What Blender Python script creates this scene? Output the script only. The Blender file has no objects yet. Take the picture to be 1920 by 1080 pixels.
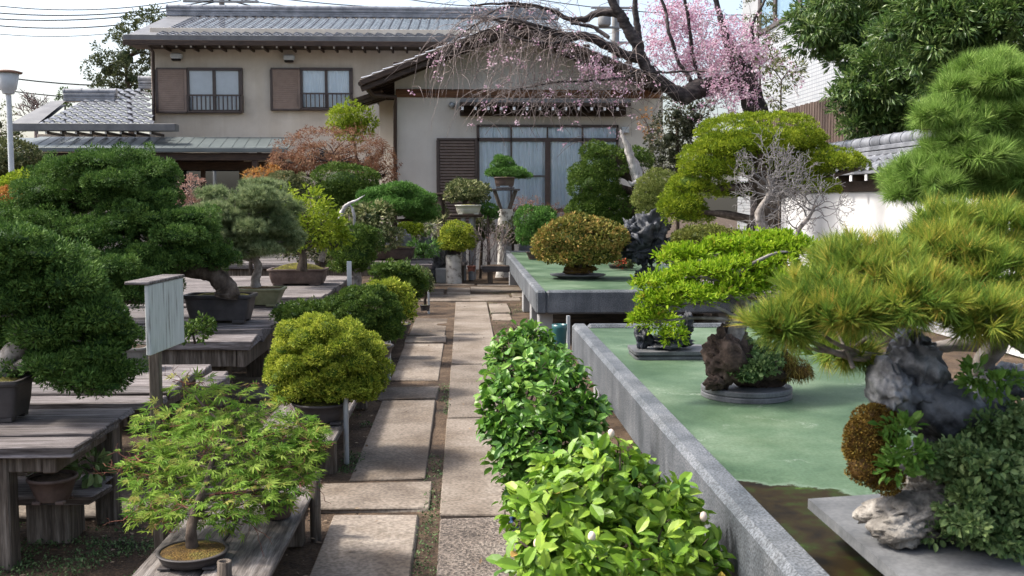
import bpy, math, random
import numpy as np
from mathutils import Matrix, Vector
SC = bpy.context.scene
COL = SC.collection
R = math.radians
# ------------------------------------------------------------------ camera, sky, sun, exposure
CAM = np.array([0.0, 0.0, 1.6]); FPX = 1950.0; YAW = math.atan(90/1950.0); PITCH = math.atan(165/1950.0)
cam = bpy.data.cameras.new('camera'); camo = bpy.data.objects.new('camera', cam); COL.objects.link(camo)
camo.location = CAM; camo.rotation_euler = (R(90)-PITCH, 0, -YAW)
cam.sensor_width = 36; cam.lens = FPX*36/1920; cam.clip_start = .05; cam.clip_end = 600
cam.dof.use_dof = True; cam.dof.focus_distance = 9.0; cam.dof.aperture_fstop = 9.0
SC.camera = camo
SUN_EL, SUN_AZ = R(52), R(-80)          # azimuth from +Y towards +X
W = bpy.data.worlds.new('World'); SC.world = W; W.use_nodes = True
nt = W.node_tree; bg = nt.nodes['Background']
sky = nt.nodes.new('ShaderNodeTexSky'); sky.sky_type = 'NISHITA'; sky.sun_disc = False
sky.sun_elevation = SUN_EL; sky.sun_rotation = SUN_AZ
sky.air_density = 1.0; sky.dust_density = 4.5; sky.ozone_density = 1.0; sky.altitude = 20
hs=nt.nodes.new('ShaderNodeHueSaturation'); hs.inputs['Saturation'].default_value=.8; nt.links.new(sky.outputs[0],hs.inputs['Color']); nt.links.new(hs.outputs[0], bg.inputs[0]); bg.inputs[1].default_value = .125
sl = bpy.data.lights.new('sun', 'SUN'); sl.energy = 2.3; sl.angle = R(7); sl.color = (1, .95, .87)
so = bpy.data.objects.new('sun', sl); COL.objects.link(so)
d = Vector((math.sin(SUN_AZ)*math.cos(SUN_EL), math.cos(SUN_AZ)*math.cos(SUN_EL), math.sin(SUN_EL)))
so.rotation_euler = d.to_track_quat('Z', 'Y').to_euler(); so.location = d*60
SC.view_settings.view_transform = 'Standard'; SC.view_settings.look = 'None'
SC.view_settings.exposure = 1.5; SC.view_settings.gamma = 1.0
SC.cycles.max_bounces = 6; SC.cycles.transparent_max_bounces = 12
SC.cycles.transmission_bounces = 4; SC.cycles.diffuse_bounces = 3; SC.cycles.glossy_bounces = 3
# ------------------------------------------------------------------ photograph pixel -> place
cy_, sy_ = math.cos(YAW), math.sin(YAW); cp_, sp_ = math.cos(PITCH), math.sin(PITCH)
FW = np.array([sy_*cp_, cy_*cp_, -sp_]); RT = np.array([cy_, -sy_, 0]); UP = np.cross(RT, FW)
def ray(px, py): return FW + RT*(px-960)/FPX + UP*(540-py)/FPX
def V(px, py, Y):
    r = ray(px, py); return CAM + r*(Y/r[1])
def G(px, py, z):
    r = ray(px, py); return CAM + r*((z-CAM[2])/r[2])
def S(Y): return Y/FPX
rng = np.random.default_rng(7)
def unit(a): return a/np.maximum(np.linalg.norm(a, axis=-1, keepdims=True), 1e-9)
# ------------------------------------------------------------------ mesh builder
class MB:
    def __init__(s): s.v=[]; s.f=[]; s.n=0; s.r=[]; s.sm=[]; s.mi=[]
    def add(s, v, f, rnd=None, smooth=False, mi=0):
        v = np.asarray(v, float).reshape(-1,3); f = np.asarray(f, int)
        if len(f)==0: return s
        s.v.append(v); s.f.append(f+s.n); s.n += len(v)
        s.r.append(np.full(len(f), .5) if rnd is None else np.broadcast_to(np.asarray(rnd,float), (len(f),)))
        s.sm.append(np.full(len(f), smooth)); s.mi.append(np.full(len(f), mi)); return s
    def build(s, name, mats, parent=None):
        if not isinstance(mats, (list, tuple)): mats = [mats]
        me = bpy.data.meshes.new(name)
        v = np.concatenate(s.v) - woff(parent)
        me.vertices.add(len(v)); me.vertices.foreach_set('co', v.ravel())
        li = np.concatenate([f.ravel() for f in s.f]); tot = np.concatenate([np.full(len(f), f.shape[1]) for f in s.f])
        me.loops.add(len(li)); me.loops.foreach_set('vertex_index', li.astype(np.int32))
        me.polygons.add(len(tot)); st = np.concatenate([[0], np.cumsum(tot)[:-1]])
        me.polygons.foreach_set('loop_start', st.astype(np.int32))
        me.polygons.foreach_set('use_smooth', np.concatenate(s.sm))
        for m in mats: me.materials.append(m)
        me.polygons.foreach_set('material_index', np.concatenate(s.mi).astype(np.int32))
        a = me.attributes.new('rnd', 'FLOAT', 'FACE'); a.data.foreach_set('value', np.concatenate(s.r).astype(np.float32))
        me.update(calc_edges=True)
        o = bpy.data.objects.new(name, me); COL.objects.link(o)
        if parent is not None: o.parent = parent
        return o
def woff(o):
    p = np.zeros(3)
    while o is not None: p = p + np.array(o.location); o = o.parent
    return p
def tag(o, label=None, cat=None, group=None, kind=None):
    if label: o['label'] = label
    if cat: o['category'] = cat
    if group: o['group'] = group
    if kind: o['kind'] = kind
    return o
def thing(name, label, cat, loc=(0,0,0), group=None):
    o = bpy.data.objects.new(name, None); COL.objects.link(o); o.location = [float(x) for x in loc]
    o.empty_display_size = .1
    return tag(o, label, cat, group)
# ---- solids
BOXF = []; 
def _bv():
    idx = {}; dirs = []
    for c in range(8):
        for a in range(3): idx[(c,a)] = len(dirs); dirs.append((c,a))
    q=[]; t=[]
    for a in range(3):
        b,e = [x for x in range(3) if x!=a]
        for sgn in (0,1):
            cs = [ (sgn<<a)|(i<<b)|(j<<e) for i,j in ((0,0),(1,0),(1,1),(0,1))]
            q.append([idx[(c,a)] for c in cs])
    for k in range(3):
        a,b = [x for x in range(3) if x!=k]
        for i in (0,1):
            for j in (0,1):
                c0=(i<<a)|(j<<b); c1=c0|(1<<k)
                q.append([idx[(c0,a)],idx[(c1,a)],idx[(c1,b)],idx[(c0,b)]])
    for c in range(8): t.append([idx[(c,0)],idx[(c,1)],idx[(c,2)]])
    return dirs, np.array(q), np.array(t)
_D,_Q,_T = _bv()
def box(mb, lo, hi, bev=.004, rot=0, piv=None, mi=0, jit=0, smooth=False):
    lo=np.array(lo,float); hi=np.array(hi,float); lo,hi=np.minimum(lo,hi),np.maximum(lo,hi)
    h=(hi-lo)/2; c=(hi+lo)/2; b=min(bev, h.min()*.45)
    v=np.zeros((24,3))
    for i,(cn,a) in enumerate(_D):
        s=np.array([1 if cn>>k&1 else -1 for k in range(3)])
        v[i]=s*(h-b); v[i,a]=s[a]*h[a]
    if jit:
        jj = rng.normal(0,jit,(8,3))
        for i,(cn,a) in enumerate(_D): v[i]+=jj[cn]
    if rot:
        cr,sr=math.cos(rot),math.sin(rot); v=np.stack([v[:,0]*cr-v[:,1]*sr, v[:,0]*sr+v[:,1]*cr, v[:,2]],1)
    v+=c
    rv=rng.random(); mb.add(v,_Q,mi=mi,smooth=smooth,rnd=rv); mb.add(v,_T,mi=mi,rnd=rv); return mb
def beam(mb, p, q, w, h, bev=.003, mi=0, up=(0,0,1)):      # box bar from p to q
    p=np.array(p,float); q=np.array(q,float); a=q-p; L=np.linalg.norm(a); a/=L
    u=np.array(up,float); s=np.cross(a,u); s/=max(np.linalg.norm(s),1e-9); u=np.cross(s,a)
    m2=MB(); box(m2,(-L/2,-w/2,-h/2),(L/2,w/2,h/2),bev)
    B=np.stack([a,s,u]); v=m2.v[0]@B+(p+q)/2
    mb.add(v,_Q,mi=mi); mb.add(v,_T,mi=mi); return mb
def catmull(P, n):
    P=np.asarray(P,float)
    if len(P)<3: 
        t=np.linspace(0,1,n+1)[:,None]; return P[0]*(1-t)+P[-1]*t
    Q=np.vstack([2*P[0]-P[1],P,2*P[-1]-P[-2]]); out=[]
    for i in range(1,len(Q)-2):
        t=np.linspace(0,1,n,endpoint=False)[:,None]
        a,b,c,d_=Q[i-1],Q[i],Q[i+1],Q[i+2]
        out.append(.5*((2*b)+(-a+c)*t+(2*a-5*b+4*c-d_)*t*t+(-a+3*b-3*c+d_)*t**3))
    out.append(P[-1:]); return np.vstack(out)
def tube(mb, P, rad, k=8, n=4, bump=0, rnd=None, mi=0, cap=True):
    P=np.asarray(P,float); rad=np.asarray(rad,float)
    if rad.ndim==0: rad=np.full(len(P),float(rad))
    if n>1:
        PR=catmull(np.hstack([P,rad[:,None]]),n); P=PR[:,:3]; rad=np.maximum(PR[:,3],.0004)
    T=unit(np.gradient(P,axis=0)); m=len(P)
    u=np.cross(T[0],[0.3,.2,1.0]); 
    if np.linalg.norm(u)<.05: u=np.cross(T[0],[1,0,0])
    ang=np.arange(k)*2*math.pi/k; vs=[]
    for i in range(m):
        u=u-T[i]*np.dot(u,T[i]); u/=max(np.linalg.norm(u),1e-9); w=np.cross(T[i],u)
        rr=rad[i]*(1+ (rng.normal(0,bump,k) if bump else 0))
        vs.append(P[i]+(np.cos(ang)*rr)[:,None]*u+(np.sin(ang)*rr)[:,None]*w)
    v=np.vstack(vs); i,j=np.meshgrid(np.arange(m-1),np.arange(k),indexing='ij')
    f=np.stack([i*k+j,i*k+(j+1)%k,(i+1)*k+(j+1)%k,(i+1)*k+j],-1).reshape(-1,4)
    mb.add(v,f,rnd=rnd,smooth=True,mi=mi)
    if cap: mb.add(vs[-1],np.arange(k)[None],rnd=rnd,mi=mi); mb.add(vs[0],np.arange(k)[None],rnd=rnd,mi=mi)
    return mb
def loft(mb, c, rings, n=40, p=2.0, rot=0, mi=0, smooth=True, bump=0, capb=True, capt=True):
    # rings of (half x, half y, z); p=2 round, large p = rounded rectangle
    a=np.arange(n)*2*math.pi/n + math.pi/n; ca,sa=np.cos(a),np.sin(a)
    x=np.sign(ca)*np.abs(ca)**(2/p); y=np.sign(sa)*np.abs(sa)**(2/p)
    vs=[]
    for (hx,hy,z) in rings:
        X,Y=x*hx,y*hy
        if bump: X=X+rng.normal(0,bump,n); Y=Y+rng.normal(0,bump,n)
        if rot: X,Y=X*math.cos(rot)-Y*math.sin(rot), X*math.sin(rot)+Y*math.cos(rot)
        vs.append(np.stack([X+c[0],Y+c[1],np.full(n,z+c[2])],1))
    m=len(vs); v=np.vstack(vs); i,j=np.meshgrid(np.arange(m-1),np.arange(n),indexing='ij')
    f=np.stack([i*n+j,i*n+(j+1)%n,(i+1)*n+(j+1)%n,(i+1)*n+j],-1).reshape(-1,4)
    mb.add(v,f,smooth=smooth,mi=mi)
    if capb: mb.add(vs[0],np.arange(n)[None],mi=mi)
    if capt: mb.add(vs[-1],np.arange(n)[None],mi=mi)
    return mb
def icos(n=16,m=10):
    a=np.linspace(0,2*math.pi,n,endpoint=False); b=np.linspace(0,math.pi,m)
    v=np.array([[math.sin(t)*math.cos(u),math.sin(t)*math.sin(u),math.cos(t)] for t in b for u in a])
    i,j=np.meshgrid(np.arange(m-1),np.arange(n),indexing='ij')
    f=np.stack([i*n+j,(i+1)*n+j,(i+1)*n+(j+1)%n,i*n+(j+1)%n],-1).reshape(-1,4)
    return v,f
class Noise:                                   # cheap smooth pseudo noise
    def __init__(s,seed,oct=10,fr=1.0):
        g=np.random.default_rng(seed); s.k=g.normal(0,fr,(oct,3)); s.p=g.uniform(0,6.28,oct); s.a=1/np.sqrt(oct/2)
    def __call__(s,x): return np.sin(x@s.k.T+s.p).sum(1)*s.a
def rock(mb, c, r, seed=1, amp=.25, fr=2.2, n=40, m=26, rot=0, mi=0, ridged=True):
    v,f=icos(n,m); nz=Noise(seed,12,fr); n2=Noise(seed+9,14,fr*2.6); n3=Noise(seed+19,14,fr*6)
    dsp=nz(v)*.6
    if ridged: dsp=dsp-np.abs(n2(v))*.55+.2
    w=v*(1+amp*dsp+amp*.22*n3(v))[:,None]*np.array(r)
    if rot: w=np.stack([w[:,0]*math.cos(rot)-w[:,2]*math.sin(rot),w[:,1],w[:,0]*math.sin(rot)+w[:,2]*math.cos(rot)],1)
    mb.add(w+np.array(c),f,smooth=True,mi=mi); return mb
# ------------------------------------------------------------------ leaves
def tmpl(kind):
    if kind=='needle': return np.array([[-.5,0,0],[.5,0,0],[0,1,0]]), np.array([[0,1,2]])
    if kind=='blade': return np.array([[0,0,0],[-.5,.45,.06],[0,1,0],[.5,.45,.06]]), np.array([[0,3,2,1]])
    if kind=='leaf': return np.array([[0,0,0],[-.5,.42,.13],[0,.45,0],[.5,.42,.13],[-.32,.75,.07],[.32,.75,.07],[0,1,-.06]]), \
        np.array([[0,2,1,1],[0,3,2,2],[1,2,6,4],[2,3,5,6]])
    if kind=='oval':
        return np.array([[0,0,0],[0,.3,.0],[0,.65,.0],[0,1,-.1],[-.36,.2,.08],[-.5,.48,.13],[-.36,.78,.08],[.36,.2,.08],[.5,.48,.13],[.36,.78,.08]]), \
        np.array([[0,1,5,4],[1,2,6,5],[2,3,6,6],[0,7,8,1],[1,8,9,2],[2,9,3,3]])
    if kind=='maple':
        v=[[0,0,0]]; f=[]
        for a,l in ((-112,.42),(-72,.68),(-34,.92),(0,1.0),(34,.92),(72,.68),(112,.42)):
            a=R(a); dx,dy=math.sin(a),math.cos(a); w=.1
            b=len(v); v+= [[dx*l*.5-dy*w*l,dy*l*.5+dx*w*l,.03],[dx*l,dy*l,-.1*l],[dx*l*.5+dy*w*l,dy*l*.5-dx*w*l,.03]]
            f.append([0,b+2,b+1,b])
        return np.array(v), np.array(f)
def leaves(mb, P, A, N, L, kind, wd=.3, rnd=None, mi=0):
    # P base points, A axis directions, N rough normals, L lengths
    if len(P)==0: return
    tv,tf=tmpl(kind); tf=[list(dict.fromkeys(x)) for x in tf.tolist()]
    A=unit(A); B=unit(np.cross(A,N)); Nn=np.cross(B,A); L=np.broadcast_to(np.asarray(L,float),(len(P),))
    v=P[:,None]+L[:,None,None]*(tv[None,:,0:1]*wd*B[:,None]+tv[None,:,1:2]*A[:,None]+tv[None,:,2:3]*Nn[:,None]*(1 if kind=='maple' else wd*1.6))
    k=len(tv); off=(np.arange(len(P))*k)[:,None,None]
    r=rng.random(len(P)) if rnd is None else rnd
    v=v.reshape(-1,3); first=True
    for size in (3,4):
        fs=[x for x in tf if len(x)==size]
        if not fs: continue
        F=(off+np.array(fs)[None]).reshape(-1,size)
        if first: mb.add(v,F,rnd=np.repeat(r,len(fs)),mi=mi); base=mb.n-len(v); first=False
        else:
            mb.f.append(F+base); mb.r.append(np.repeat(r,len(fs))); mb.sm.append(np.full(len(F),False)); mb.mi.append(np.full(len(F),mi))
def rdir(n):
    return unit(rng.normal(size=(n,3)))
def lobes_world(lobes, Y):
    out=[]
    for l in lobes:
        cx,cy,rx,ry=l[:4]; dY=l[4] if len(l)>4 else 0; kd=l[5] if len(l)>5 else .85; flat=l[6] if len(l)>6 else .6
        s=S(Y+dY); out.append((V(cx,cy,Y+dY), np.array([rx*s, rx*s*kd, ry*s]), flat))
    return out
def lobe_surface(n, lob, back=.55, seed=0):
    c,r,flat=lob
    u=rdir(int(n*1.6)+8)
    w=np.sqrt((u[:,0]*r[1]*r[2])**2+(u[:,1]*r[0]*r[2])**2+(u[:,2]*r[0]*r[1])**2); w/=w.max()
    keep=rng.random(len(u))<w*np.where(u[:,1]>.35,back,1); u=u[keep][:n]
    rr=np.where(u[:,2:3]<0, np.array([1,1,flat]),1.0)
    nz=Noise(seed+int(abs(c[0])*100),8,2.3)
    k=1+.10*nz(u)
    return c+u*r*rr*k[:,None], unit(u/r/np.maximum(rr,.3))
def spread_pts(P, N, r):                       # thin a cloud of points so that none sits closer than r to another
    keep=[]; K=np.empty((0,3))
    for i in range(len(P)):
        if len(K)==0 or ((K-P[i])**2).sum(1).min()>r*r: keep.append(i); K=np.vstack([K,P[i:i+1]])
    return P[keep],N[keep]
def foliage(mb, lobs, kind, L, wd, puff, per, cov=1.5, upb=.35, spread=.8, core=.72, shell=(.4,1.05), droop=0, jit=.3, back=.6, pr=.4, seed=0, tone=0, fill=.6, squash=.8):
    cv,cf=icos(18,12); cushion=core>=.5
    for li,lob in enumerate(lobs):
        c,r,flat=lob
        if core:
            nz=Noise(seed+li,8,2.4); w=cv*(1+.1*nz(cv))[:,None]; w=w*np.where(w[:,2:3]<0,np.array([1,1,flat]),1.)
            mb.add(w*r*core*(.9 if cushion else 1)+c,cf,rnd=.02,smooth=True)  # core takes the darkest leaf tone, painting shade into the gaps between puffs
        a,b,d_=r; area=4*math.pi*(((a*b)**1.6+(a*d_)**1.6+(b*d_)**1.6)/3)**(1/1.6)
        n=max(6,int(cov*area/(math.pi*puff*puff)))
        if cushion:
            pc,pn=lobe_surface(n*4,lob,back,seed+li); pc,pn=spread_pts(pc,pn,puff*1.18); n=len(pc)
            prad=puff*rng.uniform(.75,1.3,n); pc=pc-pn*prad[:,None]*rng.uniform(.55,.95,n)[:,None]; ax=unit(pn*.75+np.array([0,0,upb]))
            cnt=np.clip(fill*2*math.pi*prad**2/(L*L*wd*.55),8,900).astype(int); idx=np.repeat(np.arange(n),cnt); M_=len(idx)
            v=unit(rdir(M_)+ax[idx]*.55); v=np.where((v*ax[idx]).sum(1,keepdims=True)<-.05,-v,v)
            h=(v*ax[idx]).sum(1,keepdims=True); q=v-ax[idx]*h*(1-squash)
            P=pc[idx]+q*(prad[idx]*rng.choice([1,.9,.7],M_,p=[.6,.25,.15])*rng.uniform(.94,1.05,M_))[:,None]
            A=unit(v+rng.normal(0,jit,(M_,3))+np.array([0,0,.25-droop])); N=unit(v*.4+np.array([0,0,.5])+rng.normal(0,.6,(M_,3))); P=P-A*(L*.4)
        else:
            pc,pn=lobe_surface(n,lob,back,seed+li); n=len(pc)
            prad=puff*rng.uniform(.6,1.4,n); pc=pc-pn*prad[:,None]*rng.uniform(.1,1.15,n)[:,None]
            idx=np.repeat(np.arange(n),per); M_=len(idx); ax=unit(pn+np.array([0,0,upb])); v=unit(rdir(M_)+ax[idx]*spread)
            P=pc[idx]+v*(prad[idx]*rng.uniform(shell[0],shell[1],M_))[:,None]
            A=unit(v+ax[idx]*.3+rng.normal(0,jit,(M_,3))+np.array([0,0,-droop])); N=unit(ax[idx]*.6+np.array([0,0,.5])+rng.normal(0,.5,(M_,3)))
        tone_p=rng.random(n)
        rn=np.clip((1-pr)*rng.random(M_)+pr*tone_p[idx]+tone,0,1)
        leaves(mb,P,A,N,L*rng.uniform(.6,1.25,M_),kind,wd,rn)
    return mb
def tufts(mb, lobs, L, wd, sp, per=22, cov=1.3, open_=1.1, upb=.7, core=.5, back=.6, seed=0, layers=(.55,1.0), kind='needle'):
    # pine: buds over the pads, each a brush of needles
    cv,cf=icos(18,12)
    for li,lob in enumerate(lobs):
        c,r,flat=lob
        if core:
            w=cv*np.where(cv[:,2:3]<0,np.array([1,1,flat]),1.); mb.add(w*r*core+c,cf,rnd=.1,smooth=True)  # core in a dark leaf tone, shade between the brushes put into colour
        a,b,d_=r; area=4*math.pi*(((a*b)**1.6+(a*d_)**1.6+(b*d_)**1.6)/3)**(1/1.6)
        n=max(6,int(cov*area/(sp*sp)))
        pc,pn=lobe_surface(n,lob,back,seed+li); n=len(pc)
        pc=c+(pc-c)*rng.uniform(layers[0],layers[1],n)[:,None]
        ax=unit(pn+np.array([0,0,upb])+rng.normal(0,.25,(n,3))); tp=rng.random(n)
        idx=np.repeat(np.arange(n),per); v=unit(rdir(n*per)*open_*.75+ax[idx])
        P=pc[idx]+ax[idx]*(rng.uniform(-.25,.15,n*per)*L)[:,None]
        rn=np.clip(.45*rng.random(n*per)+.55*tp[idx],0,1)
        leaves(mb,P,v,rdir(n*per),L*rng.uniform(.7,1.15,n*per),kind,wd,rn)
    return mb
def twigs(mb, p, d_, L, r, depth, k=3, bend=.35, grav=0, rmin=.0012, kids=3, ang=.7, shrink=.72, tips=None, sides=4):
    pts=[np.array(p,float)]; dd=unit(np.array(d_,float)[None])[0]
    for i in range(k):
        dd=unit((dd+rng.normal(0,bend,3)+np.array([0,0,grav]))[None])[0]; pts.append(pts[-1]+dd*L/k)
    rad=np.linspace(r,max(r*.6,rmin),len(pts)); tube(mb,pts,rad,sides,1,rnd=rng.random(),cap=False)
    if depth<=0:
        if tips is not None: tips.append((pts[-1],dd))
        return
    for j in range(kids):
        t=pts[-1] if j==0 else pts[rng.integers(max(1,len(pts)-2),len(pts))]
        nd=unit((dd+rng.normal(0,ang,3))[None])[0]
        twigs(mb,t,nd,L*shrink*rng.uniform(.75,1.2),max(r*.62,rmin),depth-1,k,bend,grav,rmin,kids,ang,shrink,tips,sides)
# ------------------------------------------------------------------ materials
def newmat(name):
    m=bpy.data.materials.new(name); m.use_nodes=True; n=m.node_tree; b=n.nodes['Principled BSDF']; return m,n,b
def ramp(n, stops):
    r=n.nodes.new('ShaderNodeValToRGB'); e=r.color_ramp.elements
    while len(e)>1: e.remove(e[-1])
    e[0].position=stops[0][0]; e[0].color=(*stops[0][1],1)
    for p,c in stops[1:]:
        x=e.new(p); x.color=(*c,1)
    return r
def M(name, cols, scale=6, rough=.75, bump=.2, stretch=(1,1,1), detail=8, spec=.3, metal=0, pos=None, fine=None, bdist=.01, rvar=0, coord='Object', streak=None, tone=0):
    m,n,b=newmat(name); L=n.links.new
    tc=n.nodes.new('ShaderNodeTexCoord'); mp=n.nodes.new('ShaderNodeMapping'); mp.inputs['Scale'].default_value=stretch
    L(tc.outputs[coord],mp.inputs[0])
    nz=n.nodes.new('ShaderNodeTexNoise'); nz.inputs['Scale'].default_value=scale; nz.inputs['Detail'].default_value=detail; nz.inputs['Roughness'].default_value=.62
    L(mp.outputs[0],nz.inputs[0])
    pos=pos or list(np.linspace(.33,.68,len(cols)))
    r=ramp(n,list(zip(pos,cols))); L(nz.outputs[0],r.inputs[0]); out=r.outputs[0]; h=nz.outputs[0]
    if fine:                                             # fine=(scale, dark, amount)
        n2=n.nodes.new('ShaderNodeTexNoise'); n2.inputs['Scale'].default_value=fine[0]; n2.inputs['Detail'].default_value=3
        L(mp.outputs[0],n2.inputs[0]); r2=ramp(n,[(.38,(fine[1],)*3),(.62,(1,1,1))]) if not isinstance(fine[1],tuple) else ramp(n,[(.38,fine[1]),(.62,(1,1,1))])
        L(n2.outputs[0],r2.inputs[0]); mx=n.nodes.new('ShaderNodeMix'); mx.data_type='RGBA'; mx.blend_type='MULTIPLY'; mx.inputs[0].default_value=fine[2]
        L(out,mx.inputs[6]); L(r2.outputs[0],mx.inputs[7]); out=mx.outputs[2]
        ad=n.nodes.new('ShaderNodeMath'); ad.operation='ADD'; L(nz.outputs[0],ad.inputs[0]); L(n2.outputs[0],ad.inputs[1]); h=ad.outputs[0]
    if streak:                                           # streak=(scale, stretch, dark colour, amount): old stains and drips
        m2=n.nodes.new('ShaderNodeMapping'); m2.inputs['Scale'].default_value=streak[1]; L(tc.outputs[coord],m2.inputs[0])
        n3=n.nodes.new('ShaderNodeTexNoise'); n3.inputs['Scale'].default_value=streak[0]; n3.inputs['Detail'].default_value=7; n3.inputs['Roughness'].default_value=.7; L(m2.outputs[0],n3.inputs[0])
        r3=ramp(n,[(.36,streak[2]),(.56,(1,1,1))]); L(n3.outputs[0],r3.inputs[0]); mx=n.nodes.new('ShaderNodeMix'); mx.data_type='RGBA'; mx.blend_type='MULTIPLY'; mx.inputs[0].default_value=streak[3]
        L(out,mx.inputs[6]); L(r3.outputs[0],mx.inputs[7]); out=mx.outputs[2]
    if tone:                                             # each plank or slab has its own tone
        at=n.nodes.new('ShaderNodeAttribute'); at.attribute_name='rnd'; r4=ramp(n,[(0,(1-tone,)*3),(1,(1,1,1))]); L(at.outputs['Fac'],r4.inputs[0]); mx=n.nodes.new('ShaderNodeMix'); mx.data_type='RGBA'; mx.blend_type='MULTIPLY'; mx.inputs[0].default_value=1
        L(out,mx.inputs[6]); L(r4.outputs[0],mx.inputs[7]); out=mx.outputs[2]
    L(out,b.inputs['Base Color']); b.inputs['Roughness'].default_value=rough; b.inputs['Specular IOR Level'].default_value=spec; b.inputs['Metallic'].default_value=metal
    if rvar:
        mr=n.nodes.new('ShaderNodeMapRange'); mr.inputs[3].default_value=rough-rvar; mr.inputs[4].default_value=rough+rvar; L(nz.outputs[0],mr.inputs[0]); L(mr.outputs[0],b.inputs['Roughness'])
    if bump:
        bp=n.nodes.new('ShaderNodeBump'); bp.inputs['Strength'].default_value=bump; bp.inputs['Distance'].default_value=bdist; L(h,bp.inputs['Height']); L(bp.outputs[0],b.inputs['Normal'])
    return m
def leafmat(name, cols, rough=.6, trans=.25, spec=.15, pos=None):
    m,n,b=newmat(name); L=n.links.new
    at=n.nodes.new('ShaderNodeAttribute'); at.attribute_name='rnd'
    r=ramp(n,list(zip(pos or np.linspace(.08,.92,len(cols)),cols))); L(at.outputs['Fac'],r.inputs[0]); L(r.outputs[0],b.inputs['Base Color'])
    b.inputs['Roughness'].default_value=rough; b.inputs['Specular IOR Level'].default_value=spec
    if trans:
        t=n.nodes.new('ShaderNodeBsdfTranslucent'); L(r.outputs[0],t.inputs[0]); mx=n.nodes.new('ShaderNodeMixShader'); mx.inputs[0].default_value=trans
        L(b.outputs[0],mx.inputs[1]); L(t.outputs[0],mx.inputs[2]); L(mx.outputs[0],n.nodes['Material Output'].inputs[0])
    return m
def glassmat(name, tint=(.8,.86,.9), g=.16):
    m,n,b=newmat(name); L=n.links.new
    t=n.nodes.new('ShaderNodeBsdfTransparent'); t.inputs[0].default_value=(*tint,1); gl=n.nodes.new('ShaderNodeBsdfGlossy'); gl.inputs['Roughness'].default_value=.03
    fr=n.nodes.new('ShaderNodeFresnel'); fr.inputs[0].default_value=1.5; ad=n.nodes.new('ShaderNodeMath'); ad.operation='ADD'; ad.inputs[1].default_value=g; L(fr.outputs[0],ad.inputs[0])
    mx=n.nodes.new('ShaderNodeMixShader'); L(ad.outputs[0],mx.inputs[0]); L(t.outputs[0],mx.inputs[1]); L(gl.outputs[0],mx.inputs[2]); L(mx.outputs[0],n.nodes['Material Output'].inputs[0])
    return m
def plain(name,c,rough=.6,metal=0,spec=.4): return M(name,[tuple(x*.88 for x in c),tuple(min(1,x*1.08) for x in c)],scale=9,rough=rough,bump=.06,metal=metal,spec=spec)
# materials
SOIL=M('soil',[(.025,.016,.010),(.075,.048,.029),(.135,.092,.058)],scale=3,rough=.95,bump=.7,fine=(60,.45,.8),bdist=.02)
SLAB=M('concrete_slab',[(.155,.125,.10),(.255,.212,.172),(.33,.285,.24)],scale=1.4,rough=.9,bump=.25,fine=(55,.5,.8),bdist=.006,streak=(1.3,(1,1,1),(.55,.5,.44),.85),tone=.3)
AGG=M('exposed_aggregate',[(.10,.08,.065),(.21,.17,.14),(.30,.26,.22)],scale=3,rough=.75,bump=1.0,fine=(70,.25,.95),bdist=.02)
GRANITE=M('grey_granite',[(.085,.098,.112),(.15,.163,.18),(.235,.245,.26)],scale=2.8,rough=.62,bump=.3,fine=(120,.3,.95),bdist=.003,streak=(2.2,(2,2,.25),(.55,.56,.55),.8))
WOODX=M('weathered_wood',[(.07,.058,.055),(.19,.165,.16),(.34,.31,.31)],scale=3.2,stretch=(1,14,14),rough=.85,bump=.5,fine=(14,.4,.6),bdist=.006,streak=(1.8,(1,1,1),(.6,.58,.56),.7),tone=.42)
WOODY=M('weathered_wood_lengthwise',[(.07,.058,.052),(.19,.165,.15),(.33,.30,.28)],scale=3.2,stretch=(14,1,14),rough=.85,bump=.5,fine=(14,.4,.6),bdist=.006,streak=(1.8,(1,1,1),(.6,.58,.56),.7),tone=.42)
WOODZ=M('weathered_post_wood',[(.05,.038,.03),(.12,.095,.075),(.22,.185,.155)],scale=3.2,stretch=(14,14,1),rough=.85,bump=.4,fine=(14,.45,.6),bdist=.005)
DARKWOOD=M('dark_brown_timber',[(.02,.013,.009),(.045,.028,.02),(.07,.045,.03)],scale=4,stretch=(1,8,8),rough=.6,bump=.2)
BEAMWOOD=M('warm_brown_beam',[(.05,.022,.01),(.14,.06,.025),(.24,.11,.045)],scale=1.6,stretch=(1,12,12),rough=.6,bump=.2)
BARK=M('bark',[(.025,.018,.013),(.075,.055,.042),(.15,.12,.095)],scale=14,stretch=(1,1,.5),rough=.95,bump=.9,bdist=.012)
CHBARK=M('cherry_bark',[(.012,.010,.010),(.035,.028,.028),(.09,.075,.07)],scale=8,stretch=(1,1,2.2),rough=.8,bump=.8,bdist=.02)
GREYBARK=M('pale_grey_bark',[(.10,.085,.075),(.22,.195,.175),(.36,.33,.31)],scale=16,rough=.9,bump=.7,bdist=.006)
DRIFT=M('silver_driftwood',[(.20,.19,.18),(.42,.40,.39),(.60,.58,.57)],scale=7,stretch=(3,3,.6),rough=.75,bump=.8,bdist=.01)
TWIG=M('brown_twigs',[(.09,.07,.065),(.19,.15,.14),(.31,.26,.245)],scale=20,rough=.8,bump=0)
REDTWIG=M('reddish_twigs',[(.13,.045,.03),(.22,.085,.055)],scale=20,rough=.8,bump=0)
GTWIG=M('grey_twigs',[(.12,.112,.11),(.25,.235,.23)],scale=20,rough=.8,bump=0)
POTB=M('brown_unglazed_clay',[(.055,.036,.03),(.085,.057,.048),(.12,.085,.07)],scale=5,rough=.6,bump=.12,fine=(40,.75,.5))
POTD=M('dark_clay',[(.025,.022,.022),(.045,.039,.038),(.07,.06,.058)],scale=5,rough=.55,bump=.12)
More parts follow.
